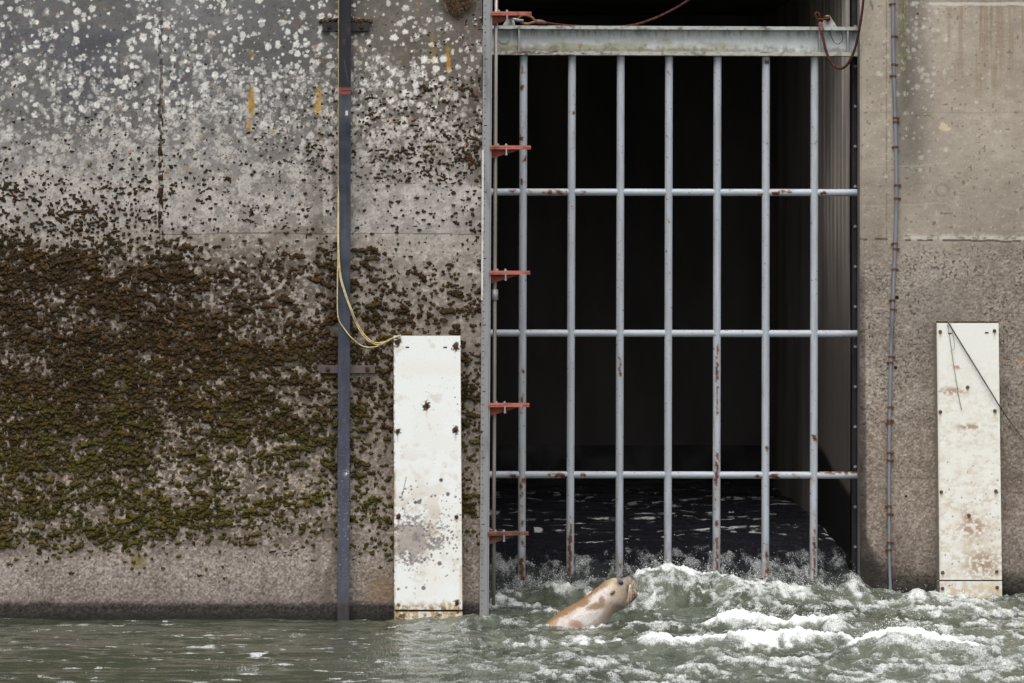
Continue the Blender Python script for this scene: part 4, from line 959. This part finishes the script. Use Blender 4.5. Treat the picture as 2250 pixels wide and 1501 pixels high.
wash(head * .92, (166, 148, 130)); wash(bl(1290, 440, 90, 90) * .8, (184, 166, 130)); wash(bl(1360, 360, 60, 26) * .6, (232, 222, 200))
wash(bl(1425, 760, 130, 110) * .95, (112, 97, 90)); wash(bl(1300, 640, 120, 90) * .55, (222, 206, 196)); wash(bl(1460, 620, 100, 110) * .5, (176, 152, 126))  # first wash paints in the shading under the chin
wash(bl(1540, 410, 120, 100, -.5) * .92, (118, 101, 88)); wash(bl(1605, 345, 46, 34) * .95, (104, 88, 80)); wash(bl(1622, 340, 22, 22) * .9, (52, 44, 42)); wash(bl(1595, 430, 30, 70) * .5, (120, 98, 84))
wash(bl(1440, 440, 74, 70) * .75, (190, 184, 178)); wash(bl(1425, 420, 54, 50) * .97, (52, 48, 48)); wash(bl(1400, 372, 46, 16, .3) * .8, (92, 80, 68))
wash(bl(1590, 325, 14, 12), (30, 26, 24)); wash(bl(1562, 310, 22, 8, -.4), (36, 32, 30)); wash(bl(1290, 590, 42, 14, -.5) * .8, (96, 74, 56))
jw = sst(qx, 1530, 1600) * sst(qy, 545, 590); wash(jw * .95, (84, 66, 55)); wash(bl(1630, 690, 80, 30, -.7) * .9, (64, 50, 42))
mouth = sst(qx, 1560, 1600) * (qy > 470) * (qy < 625); inn = sst(.013 - np.abs(co[:, 1] - SLD), 0, .004); wash(mouth * inn * np.exp(-((qy - 585) / 30) ** 2), (200, 120, 108)); wash(bl(1590, 520, 40, 50) * .85, (104, 64, 58))
# throat underside
wash(sst(below, 420, 470) * .4 * (qx < 1450), (150, 140, 130))
sc_ += (strk * 34)[:, None]; spk_ = sst(vn(qx / 7, qy / 9, 705), .62, .82) * sst(fbm(qx / 60, qy / 60, 706, 3), .4, .62) * (1 - head); wash(spk_ * .38, (120, 98, 82)); sc_ = np.clip(sc_, 14, 236)
a = sm_.color_attributes.new('Col', 'FLOAT_COLOR', 'POINT'); c4 = np.ones((nv, 4), np.float32); c4[:, :3] = alb(sc_); a.data.foreach_set('color', c4.ravel())
sm_.materials.clear(); sm_.materials.append(mat_attr('wet fur', .55, .18, 160, .8, 200, .4, .004, .22))
sl_o = bpy.data.objects.new('sea_lion', sm_); C.objects.link(sl_o)
tag(sl_o, 'tan and cream sea lion with open mouth rearing out of the foam before the bars', 'sea lion')
ME_ = mat_two('wet black eye', (16, 14, 14), (34, 28, 26), 30, .45, .6, .06, .1, spec=.6)
def skin_y(x, y):                       # camera-side skin at a drawing position
    dd = (qx - x) ** 2 + (qy - y) ** 2; s = (co[:, 1] < SLD) & (dd < 25 ** 2)
    return float(co[s, 1].min()) if s.any() else SLD - .05
for sgn in (1, -1):
    q = zc(1427, 425); y = skin_y(1427, 425); y = y if sgn > 0 else 2 * SLD - y
    MB().ball((q.x, y + sgn * .010, q.z), 1.0, 3, (.0225, .016, .021)).build('eye', ME_, sl_o, True)
    # ear: a small rolled pinna pointing backwards and down
    y = skin_y(1290, 560); y = y if sgn > 0 else 2 * SLD - y
    e0, e1, e2 = zc(1330, 530), zc(1292, 556), zc(1256, 584)
    MB().tube(spline([Vector((e0.x, y + sgn * .002, e0.z)), Vector((e1.x, y - sgn * .008, e1.z)), Vector((e2.x, y - sgn * .012, e2.z))], 5), [.004, .007, .010, .012, .0125, .0135, .0130, .011, .009, .006, .002], 8).build('ear', mat_two('ear fur', (158, 126, 92), (108, 82, 60), 40), sl_o, True)
    # canine teeth, whiskers
    MW = mat_two('pale whisker', (226, 214, 190), (200, 186, 160), 30); MT = mat_two('tooth', (232, 196, 120), (226, 160, 84), 40, .4, .6, .3, .4)
    t0, t1_ = zc(1660, 592), zc(1640, 520)
    MB().tube([Vector((t0.x, SLD - sgn * .016, t0.z)), Vector(((t0.x + t1_.x) / 2 + .002, SLD - sgn * .017, (t0.z + t1_.z) / 2)), Vector((t1_.x, SLD - sgn * .016, t1_.z))], [.008, .0065, .001], 8).build('tooth', MT, sl_o, True)
    t0, t1_ = zc(1640, 440), zc(1632, 500)
    MB().tube([Vector((t0.x, SLD - sgn * .018, t0.z)), Vector((t1_.x, SLD - sgn * .018, t1_.z))], [.007, .001], 8).build('tooth', MT, sl_o, True)
    for (x0, y0, x1, y1, bx_, by_) in ((1570, 420, 1532, 770, 1545, 600), (1580, 415, 1575, 740, 1570, 570), (1592, 410, 1590, 690, 1585, 560), (1575, 440, 1550, 640, 1556, 540), (1602, 405, 1610, 610, 1612, 500), (1612, 390, 1640, 560, 1636, 460), (1565, 430, 1528, 700, 1540, 560), (1620, 380, 1660, 470, 1650, 420)):
        q0, qb, q1 = zc(x0, y0), zc(bx_, by_), zc(x1, y1)
        q0.y = SLD - sgn * .045; qb.y = SLD - sgn * .095; q1.y = SLD - sgn * .105
        w_ = spline([q0, qb, q1], 5); MB().tube(w_, list(np.linspace(.0022, .0008, len(w_))), 5).build('whisker', MW, sl_o, True)
tg = MB(); a_, b_ = zc(1520, 600), zc(1668, 580)
tg.tube(spline([a_, zc(1580, 602), zc(1620, 594), zc(1650, 588)], 5), [.008] * 6 + [.011] * 5 + [.011, .010, .009, .007, .003], 12).build('tongue', mat_two('pink tongue', (226, 136, 122), (206, 110, 100), 20, .4, .6, .25, .3), sl_o, True)

# ------------------------------------------------------------------ water
wxs = np.arange(-4.2, 8.4, .0135); wds = np.concatenate([np.arange(-11, -7, .04), np.arange(-7, 4.6, .019), np.arange(4.6, 11.2, .035)])
WX, WD = np.meshgrid(wxs, wds)
PXF = WX / (D0 + WD) * FPX + CX          # photo column this water lies in
inside = sst(WX, 1.5, 1.95) * (1 - sst(WX, 5.42, 5.75))
lev = np.interp(WD, [-20, 1.5, 2.0, 2.5, 3.0, 3.5, 3.85, 4.3, 6.2, 11], [0, 0, .02, .05, .13, .28, .40, .46, .60, .78]) * inside
turb = .10 + .9 * sst(WX, .2, 2.2) * (1 - .45 * sst(WX, 6.0, 7.5))
turb *= np.interp(WD, [-11, -6, -3, 0, 2.9, 3.75, 4.1, 4.8, 7, 11], [.55, .62, .75, .9, 1.15, .8, .25, .14, .10, .07])
turb *= np.where(WD < -2, 1 - .5 * sst(-WX, -1.6, -.6) , 1)
warp = fbm(WX / .5, WD / .7, 801, 2) - .5
h = np.zeros_like(WX); hs_ = np.zeros_like(WX)
def ridge(n): return 1 - np.abs(2 * n - 1)
for lam, amp, sd_ in ((1.5, .050, 1), (.75, .055, 2), (.38, .052, 3), (.19, .046, 4), (.095, .030, 5), (.048, .014, 6)):
    n_ = vn((WX + .25 * warp) / lam, (WD + .25 * warp) / lam * (.9 if lam > .3 else .5), 810 + sd_)
    w_ = (.45 * (n_ - .5) * 2 + .55 * (ridge(vn((WX + .2 * warp) / lam + 5, (WD - .2 * warp) / lam * (1 if lam > .3 else .55), 820 + sd_)) - .5))
    if lam < .3: hs_ = hs_ + amp * w_
    h += amp * w_ * (turb if lam > .3 else turb ** .8)
for lam, amp, sd_ in ((.5, .013, 1), (.22, .013, 2), (.10, .0085, 3)):   # small wind chop everywhere
    h += amp * (vn((WX + .3 * warp) / lam / 2.4, WD / lam, 830 + sd_) - .5) * 2 * (1 + .9 * np.interp(WD, [4, 4.6], [0, 1]))
def blob(px, py, sx, sdp, d=None):       # gaussian in photo columns / depth
    if d is None: d = FPX * CAMZ / (py - HY) - D0
    return np.exp(-((PXF - px) / sx) ** 2 - ((WD - d) / sdp) ** 2)
def ridgeline(pts, sdp):                 # crest through (photo column, depth, height)
    xs = [p[0] for p in pts]; dd = np.interp(PXF, xs, [p[1] for p in pts]); hh = np.interp(PXF, xs, [p[2] for p in pts])
    r = WD - dd + .22 * (fbm(PXF / 30, WD, 840, 3) - .5)
    CREST.append(np.exp(-((r + .03) / .13) ** 2) * np.clip(hh / max(p[2] for p in pts) * 1.3, 0, 1))
    return hh * np.where(r < 0, np.exp(-(r / sdp) ** 2), np.exp(-(r / (sdp * .6)) ** 2))
CREST = []
r1_ = ridgeline([(1300, 1.7, 0), (1360, 1.8, .14), (1400, 1.8, .27), (1470, 1.9, .33), (1530, 1.9, .26), (1590, 1.8, .22), (1660, 1.7, .16), (1750, 1.9, .12), (1880, 2.2, .10), (1930, 2.2, .02)], .42)
r2_ = ridgeline([(1520, -.9, 0), (1600, -1.0, .12), (1680, -1.15, .13), (1760, -1.3, .12), (1840, -1.6, .08), (1900, -1.8, 0)], .32)
r3_ = ridgeline([(1820, -3.6, 0), (1880, -3.7, .10), (1950, -3.8, .21), (2020, -3.85, .21), (2080, -3.9, .15), (2140, -3.95, .09), (2200, -4.0, .03), (2240, -4, 0)], .5)
r4_ = ridgeline([(1340, -2.9, 0), (1420, -2.9, .05), (1560, -2.8, .08), (1700, -2.7, .09), (1850, -2.9, .08), (1900, -3.1, 0)], .35)
r5_ = ridgeline([(1070, 1.6, 0), (1110, 2.0, .10), (1180, 2.2, .08), (1300, 2.0, .09), (1380, 1.9, .02)], .35)
h = h * (1 - .55 * np.clip((r1_ + r3_) * 4, 0, 1)) + r1_ + r2_ + r3_ + r4_ + r5_
bows = np.zeros_like(h)                  # water piling up on the bars
for i, (xt, xb) in enumerate(bx):
    for s in (-1, 1):
        bows += np.exp(-((PXF - xb - s * 15) / 9) ** 2 - ((WD - 3.1) / .14) ** 2) * (.10 if i in (2, 3, 4) else .05)
    h -= np.exp(-((PXF - xb) / 9) ** 2 - ((WD - 2.85) / .2) ** 2) * .05
bows *= .1 + 1.2 * vn(WX / .035, WD / .05, 845) + .5 * vn(WX / .02, WD / .03, 846)
h += bows
# keep the sea lion's waterline: calm just before it
qd = np.exp(-((PXF - 1265) / 95) ** 2 - ((WD + 1.25) / .5) ** 2); h = h * (1 - .8 * qd) - .012 * qd
edge_f = sst(WX, -4.2, -3.2) * (1 - sst(WX, 7.4, 8.4)) * sst(WD, -11, -9.5)
h = h * edge_f
# foam; some froth stands in for sky sparkle
fd = np.zeros_like(h)
c1, c2, c3, c4_, c5 = CREST
fd += .42 * np.clip(r1_ / .28, 0, 1) + .4 * c1 + .7 * np.clip(r2_ / .10, 0, 1) + .9 * c2 + .75 * np.clip(r3_ / .19, 0, 1) + 1.0 * c3 + .85 * np.clip(r4_ / .07, 0, 1) + .45 * c4_ + .5 * np.clip(r5_ / .1, 0, 1)
fd += .9 * blob(1985, 1402, 90, .30, -3.7) + .5 * blob(1700, 1415, 190, .35, -3.0) + .45 * blob(1480, 1420, 110, .3)
fd += .50 * inside * np.exp(-((WD - 2.6) / .55) ** 2) + .55 * inside * np.exp(-((WD - 3.45) / .42) ** 2)
fd += .5 * np.clip(bows / .08, 0, 1)
fd += .6 * blob(1150, 1310, 60, .5) + .5 * blob(1120, 1335, 50, .5) + .35 * blob(1200, 1345, 80, .6) + .45 * blob(1430, 1350, 70, .8) + .55 * blob(1480, 1375, 60, .5)
fd += .75 * blob(1160, 1412, 110, .22) + .75 * blob(1330, 1414, 140, .3) + .3 * blob(1700, 1330, 180, 1.2) + .4 * blob(1980, 1335, 60, .4)
fd += .62 * sst(PXF, 900, 1500) * np.exp(-((WD + 5.6) / 1.5) ** 2) + .30 * sst(PXF, 1150, 1600) * np.exp(-((WD + 2.0) / 2.2) ** 2) + .22 * sst(PXF, 1900, 2050) * (WD < 2.7)
fd += .42 * blob(960, 1400, 120, .5) + .40 * blob(640, 1395, 160, .25) + .5 * blob(820, 1455, 230, .6) + .35 * blob(560, 1470, 180, .7)
bodyq = np.sqrt(((PXF - 1262) / 78) ** 2 + ((WD + .8) / .22) ** 2); fd += .75 * np.exp(-((bodyq - 1.08) / .16) ** 2)
fd += .14 + .40 * turb
fn1 = fbm(WX / .34, WD / .5, 851, 5, .6); fn2 = fbm(WX / .07, WD / .28, 852, 3, .6)
hn = np.clip(h - lev, -.1, .1)
steep = np.clip((r1_ + r2_ + r3_) / .14, 0, 1); fn2 = fn2 * (1 - steep) + fbm(WX / .055, WD / .06, 854, 3, .65) * steep; fn1 = fn1 * (1 - steep) + fbm(WX / .22, WD / .16, 855, 4, .6) * steep
hsr = rank(hs_)
score = rank(.34 * fn1 + .40 * fn2 + .16 * hsr) * .9 + hn * .8
tops = sst(hsr + .25 * (fbm(WX / .03, WD / .12, 853, 2) - .5), .50, .98)  # whitens wavelet tops, painting sky sparkle as froth
froth = sst(score - (1.05 - .62 * fd), -.30, .45)
crest = np.clip(.62 * c1 + .95 * c2 + 1.1 * c3 + .55 * c4_ + .4 * c5 + .8 * blob(1985, 1402, 90, .30, -3.7) + .55 * blob(1700, 1415, 190, .35, -3.0) + .4 * blob(1480, 1420, 110, .25) + .4 * blob(1330, 1414, 140, .2) + .35 * blob(1470, 1360, 60, .3), 0, 1.2)
cfoam = sst(crest * 1.0 + 1.5 * (.5 * fn1 + .5 * fn2 - .5), .28, .95)
foam = np.clip(.56 * froth + .26 * tops * np.clip(turb, 0, 1) * (.35 + .9 * fn1) + .58 * cfoam, 0, 1)
foam *= np.interp(WD, [2.0, 2.5, 3.75, 4.1], [1, .72, .72, .10])
# glints on the sheltered and inner water, painted as thin foam lines
gl = sst(fbm(WX / .42, WD / .15, 861, 3), .53, .68) * sst(fbm(WX / .10, WD / .10, 862, 2), .50, .68)
foam = np.maximum(foam, gl * np.interp(PXF, [0, 600, 1000], [.5, .7, .45]) * (WD < 2.6))
gi = sst(fbm(WX / .7, WD / .15, 863, 3), .52, .66) * sst(fbm(WX / .08, WD / .10, 864, 2), .46, .66) * (WD > 4.2) * inside; foam = np.maximum(foam, gi * np.interp(WD, [4.2, 6, 9, 11], [.7, .75, .5, .15]))
h += foam * edge_f * (.055 * (fbm(WX / .045, WD / .06, 871, 3, .6) - .35)) * np.clip(turb * 1.6, .1, 1)
h += foam * edge_f * .018 * (vn(WX / .02, WD / .03, 872) - .5) * np.clip(turb * 1.6, .1, 1)
deep = np.interp(WD, [1.9, 2.7, 3.5], [0, .6, 1]) * inside  # darkens the water into the channel, its shade painted in
air = np.clip(.24 + .9 * turb * sst(.6 * fbm(WX / .16, WD / .6, 873, 4, .6) + .4 * fbm(WX / .9, WD / 1.4, 874, 2), .36, .62) + .5 * np.clip(fd - .4, 0, 1), 0, 1) * np.interp(WD, [3.6, 4.3], [1, 0])
Vw = np.stack([WX, WD, lev + h], -1)
Fw = grid_faces(*WX.shape)[:, ::-1]
# the river beyond the churned reach
N = Vw.shape[0] * Vw.shape[1]
xa, xb2, ya, yb2 = wxs[0], wxs[-1], wds[0], 11.0; B = 1500
ext = np.array([(-B, -B, 0), (B, -B, 0), (B, ya, 0), (-B, ya, 0), (xa, ya, 0), (xb2, ya, 0), (-B, yb2, 0), (xa, yb2, 0), (xb2, yb2, 0), (B, yb2, 0)], float)
Fe = np.array([(0, 1, 2, 3), (3, 4, 7, 6), (5, 2, 9, 8)]) + N
def mat_water():
    m, n, l, b = mat_new('river water')
    fa = n.new('ShaderNodeAttribute'); fa.attribute_name = 'foam'
    aa = n.new('ShaderNodeAttribute'); aa.attribute_name = 'air'
    tc = n.new('ShaderNodeTexCoord')
    mp = n.new('ShaderNodeMapping'); mp.inputs['Scale'].default_value = (1, .20, 1); l.new(tc.outputs['Object'], mp.inputs['Vector'])
    n1 = n.new('ShaderNodeTexNoise'); n1.inputs['Scale'].default_value = 38; n1.inputs['Detail'].default_value = 4; l.new(mp.outputs[0], n1.inputs['Vector'])
    wc = n.new('ShaderNodeMix'); wc.data_type = 'RGBA'
    wc.inputs['A'].default_value = (.021, .026, .012, 1); wc.inputs['B'].default_value = (.118, .134, .100, 1); l.new(aa.outputs['Fac'], wc.inputs['Factor'])
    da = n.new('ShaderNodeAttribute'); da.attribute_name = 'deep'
    wd_ = n.new('ShaderNodeMix'); wd_.data_type = 'RGBA'; l.new(da.outputs['Fac'], wd_.inputs['Factor']); l.new(wc.outputs['Result'], wd_.inputs['A']); wd_.inputs['B'].default_value = (.014, .014, .019, 1)  # near-black colour carries the channel's painted shade
    n3 = n.new('ShaderNodeTexNoise'); n3.inputs['Scale'].default_value = 78; n3.inputs['Detail'].default_value = 8; n3.inputs['Roughness'].default_value = .78; l.new(mp.outputs[0], n3.inputs['Vector'])
    # foam edge broken by fine noise
    ad = n.new('ShaderNodeMath'); ad.operation = 'MULTIPLY_ADD'; l.new(n3.outputs['Fac'], ad.inputs[0]); ad.inputs[1].default_value = 2.4; ad.inputs[2].default_value = -1.2
    su = n.new('ShaderNodeMath'); su.operation = 'ADD'; l.new(fa.outputs['Fac'], su.inputs[0]); l.new(ad.outputs[0], su.inputs[1])
    mr = n.new('ShaderNodeMapRange'); mr.inputs['From Min'].default_value = .22; mr.inputs['From Max'].default_value = .95; l.new(su.outputs[0], mr.inputs['Value'])
    cm = n.new('ShaderNodeMix'); cm.data_type = 'RGBA'; l.new(mr.outputs[0], cm.inputs['Factor']); l.new(wd_.outputs['Result'], cm.inputs['A']); fr = n.new('ShaderNodeMapRange'); fr.inputs['From Min'].default_value = .40; fr.inputs['From Max'].default_value = .85; l.new(fa.outputs['Fac'], fr.inputs['Value'])
    fc = n.new('ShaderNodeMix'); fc.data_type = 'RGBA'; l.new(fr.outputs[0], fc.inputs['Factor']); fc.inputs['A'].default_value = (.50, .52, .515, 1); fc.inputs['B'].default_value = (.82, .83, .81, 1); l.new(fc.outputs['Result'], cm.inputs['B'])
    l.new(cm.outputs['Result'], b.inputs['Base Color'])
    ro = n.new('ShaderNodeMapRange'); ro.inputs['To Min'].default_value = .07; ro.inputs['To Max'].default_value = .55; l.new(mr.outputs[0], ro.inputs['Value']); l.new(ro.outputs[0], b.inputs['Roughness'])
    b.inputs['IOR'].default_value = 1.333
    n2 = n.new('ShaderNodeTexNoise'); n2.inputs['Scale'].default_value = 55; n2.inputs['Detail'].default_value = 3; l.new(mp.outputs[0], n2.inputs['Vector'])
    bs = n.new('ShaderNodeMapRange'); bs.inputs['To Min'].default_value = .15; bs.inputs['To Max'].default_value = 1.0; l.new(aa.outputs['Fac'], bs.inputs['Value'])
    bp = n.new('ShaderNodeBump'); bp.inputs['Distance'].default_value = .018; l.new(bs.outputs[0], bp.inputs['Strength']); l.new(n2.outputs['Fac'], bp.inputs['Height']); l.new(bp.outputs[0], b.inputs['Normal'])
    return m
MWt = mat_water()
zext = np.zeros(len(ext))
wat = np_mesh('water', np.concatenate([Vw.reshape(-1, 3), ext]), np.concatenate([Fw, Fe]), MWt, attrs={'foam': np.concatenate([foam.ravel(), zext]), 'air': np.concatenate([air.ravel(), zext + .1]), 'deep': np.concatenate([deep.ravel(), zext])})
tag(wat, 'green river water churning white in front of the barred opening', 'water', kind='structure')

# spray: drops thrown up where the water breaks
r3 = np.random.default_rng(11)
ico = bmesh.new(); bmesh.ops.create_icosphere(ico, subdivisions=1, radius=1); ico.verts.ensure_lookup_table()
iv = np.array([v.co[:] for v in ico.verts]); ifc = np.array([[v.index for v in f.verts] for f in ico.faces]); ico.free()
prob = (np.clip(r1_ / .25, 0, 1) + .7 * np.clip(r2_ / .1, 0, 1) + .7 * np.clip(r3_ / .18, 0, 1) ** 2 + 1.5 * np.clip(bows / .1, 0, 1) + .35 * np.clip(r5_ / .1, 0, 1) + .6 * inside * np.exp(-((WD - 2.9) / .4) ** 2) + .5 * blob(1985, 1315, 30, .2) + .25 * blob(1140, 1300, 40, .3)) * foam
pr = prob.ravel() / prob.sum(); idx = r3.choice(pr.size, 3000, p=pr)
vb = Vw.reshape(-1, 3)[idx]; rad = r3.uniform(.0012, .0036, len(idx)) * (1 + (r3.random(len(idx)) > .93)); hh = np.abs(r3.normal(0, .045, len(idx))) * (1 + 2 * (r3.random(len(idx)) > .93))
ctr = vb + np.stack([r3.normal(0, .02, len(idx)), r3.normal(0, .03, len(idx)), hh], -1)
SV = (ctr[:, None, :] + iv[None] * rad[:, None, None] * np.array([1, 1, 1.25])).reshape(-1, 3)
SF = (ifc[None] + (np.arange(len(idx)) * len(iv))[:, None, None]).reshape(-1, 3)
msp, n, l, b = mat_new('spray'); b.inputs['Base Color'].default_value = (.82, .84, .84, 1); b.inputs['Roughness'].default_value = .3
nz = n.new('ShaderNodeTexNoise'); nz.inputs['Scale'].default_value = 30; cr_ = n.new('ShaderNodeMapRange'); cr_.inputs['To Min'].default_value = .65; cr_.inputs['To Max'].default_value = .85
l.new(nz.outputs['Fac'], cr_.inputs['Value']); l.new(cr_.outputs[0], b.inputs['Base Color'])
spr = np_mesh('water_spray', SV, SF, msp)
tag(spr, 'white droplets of spray thrown up along the breaking water', 'spray', kind='stuff')
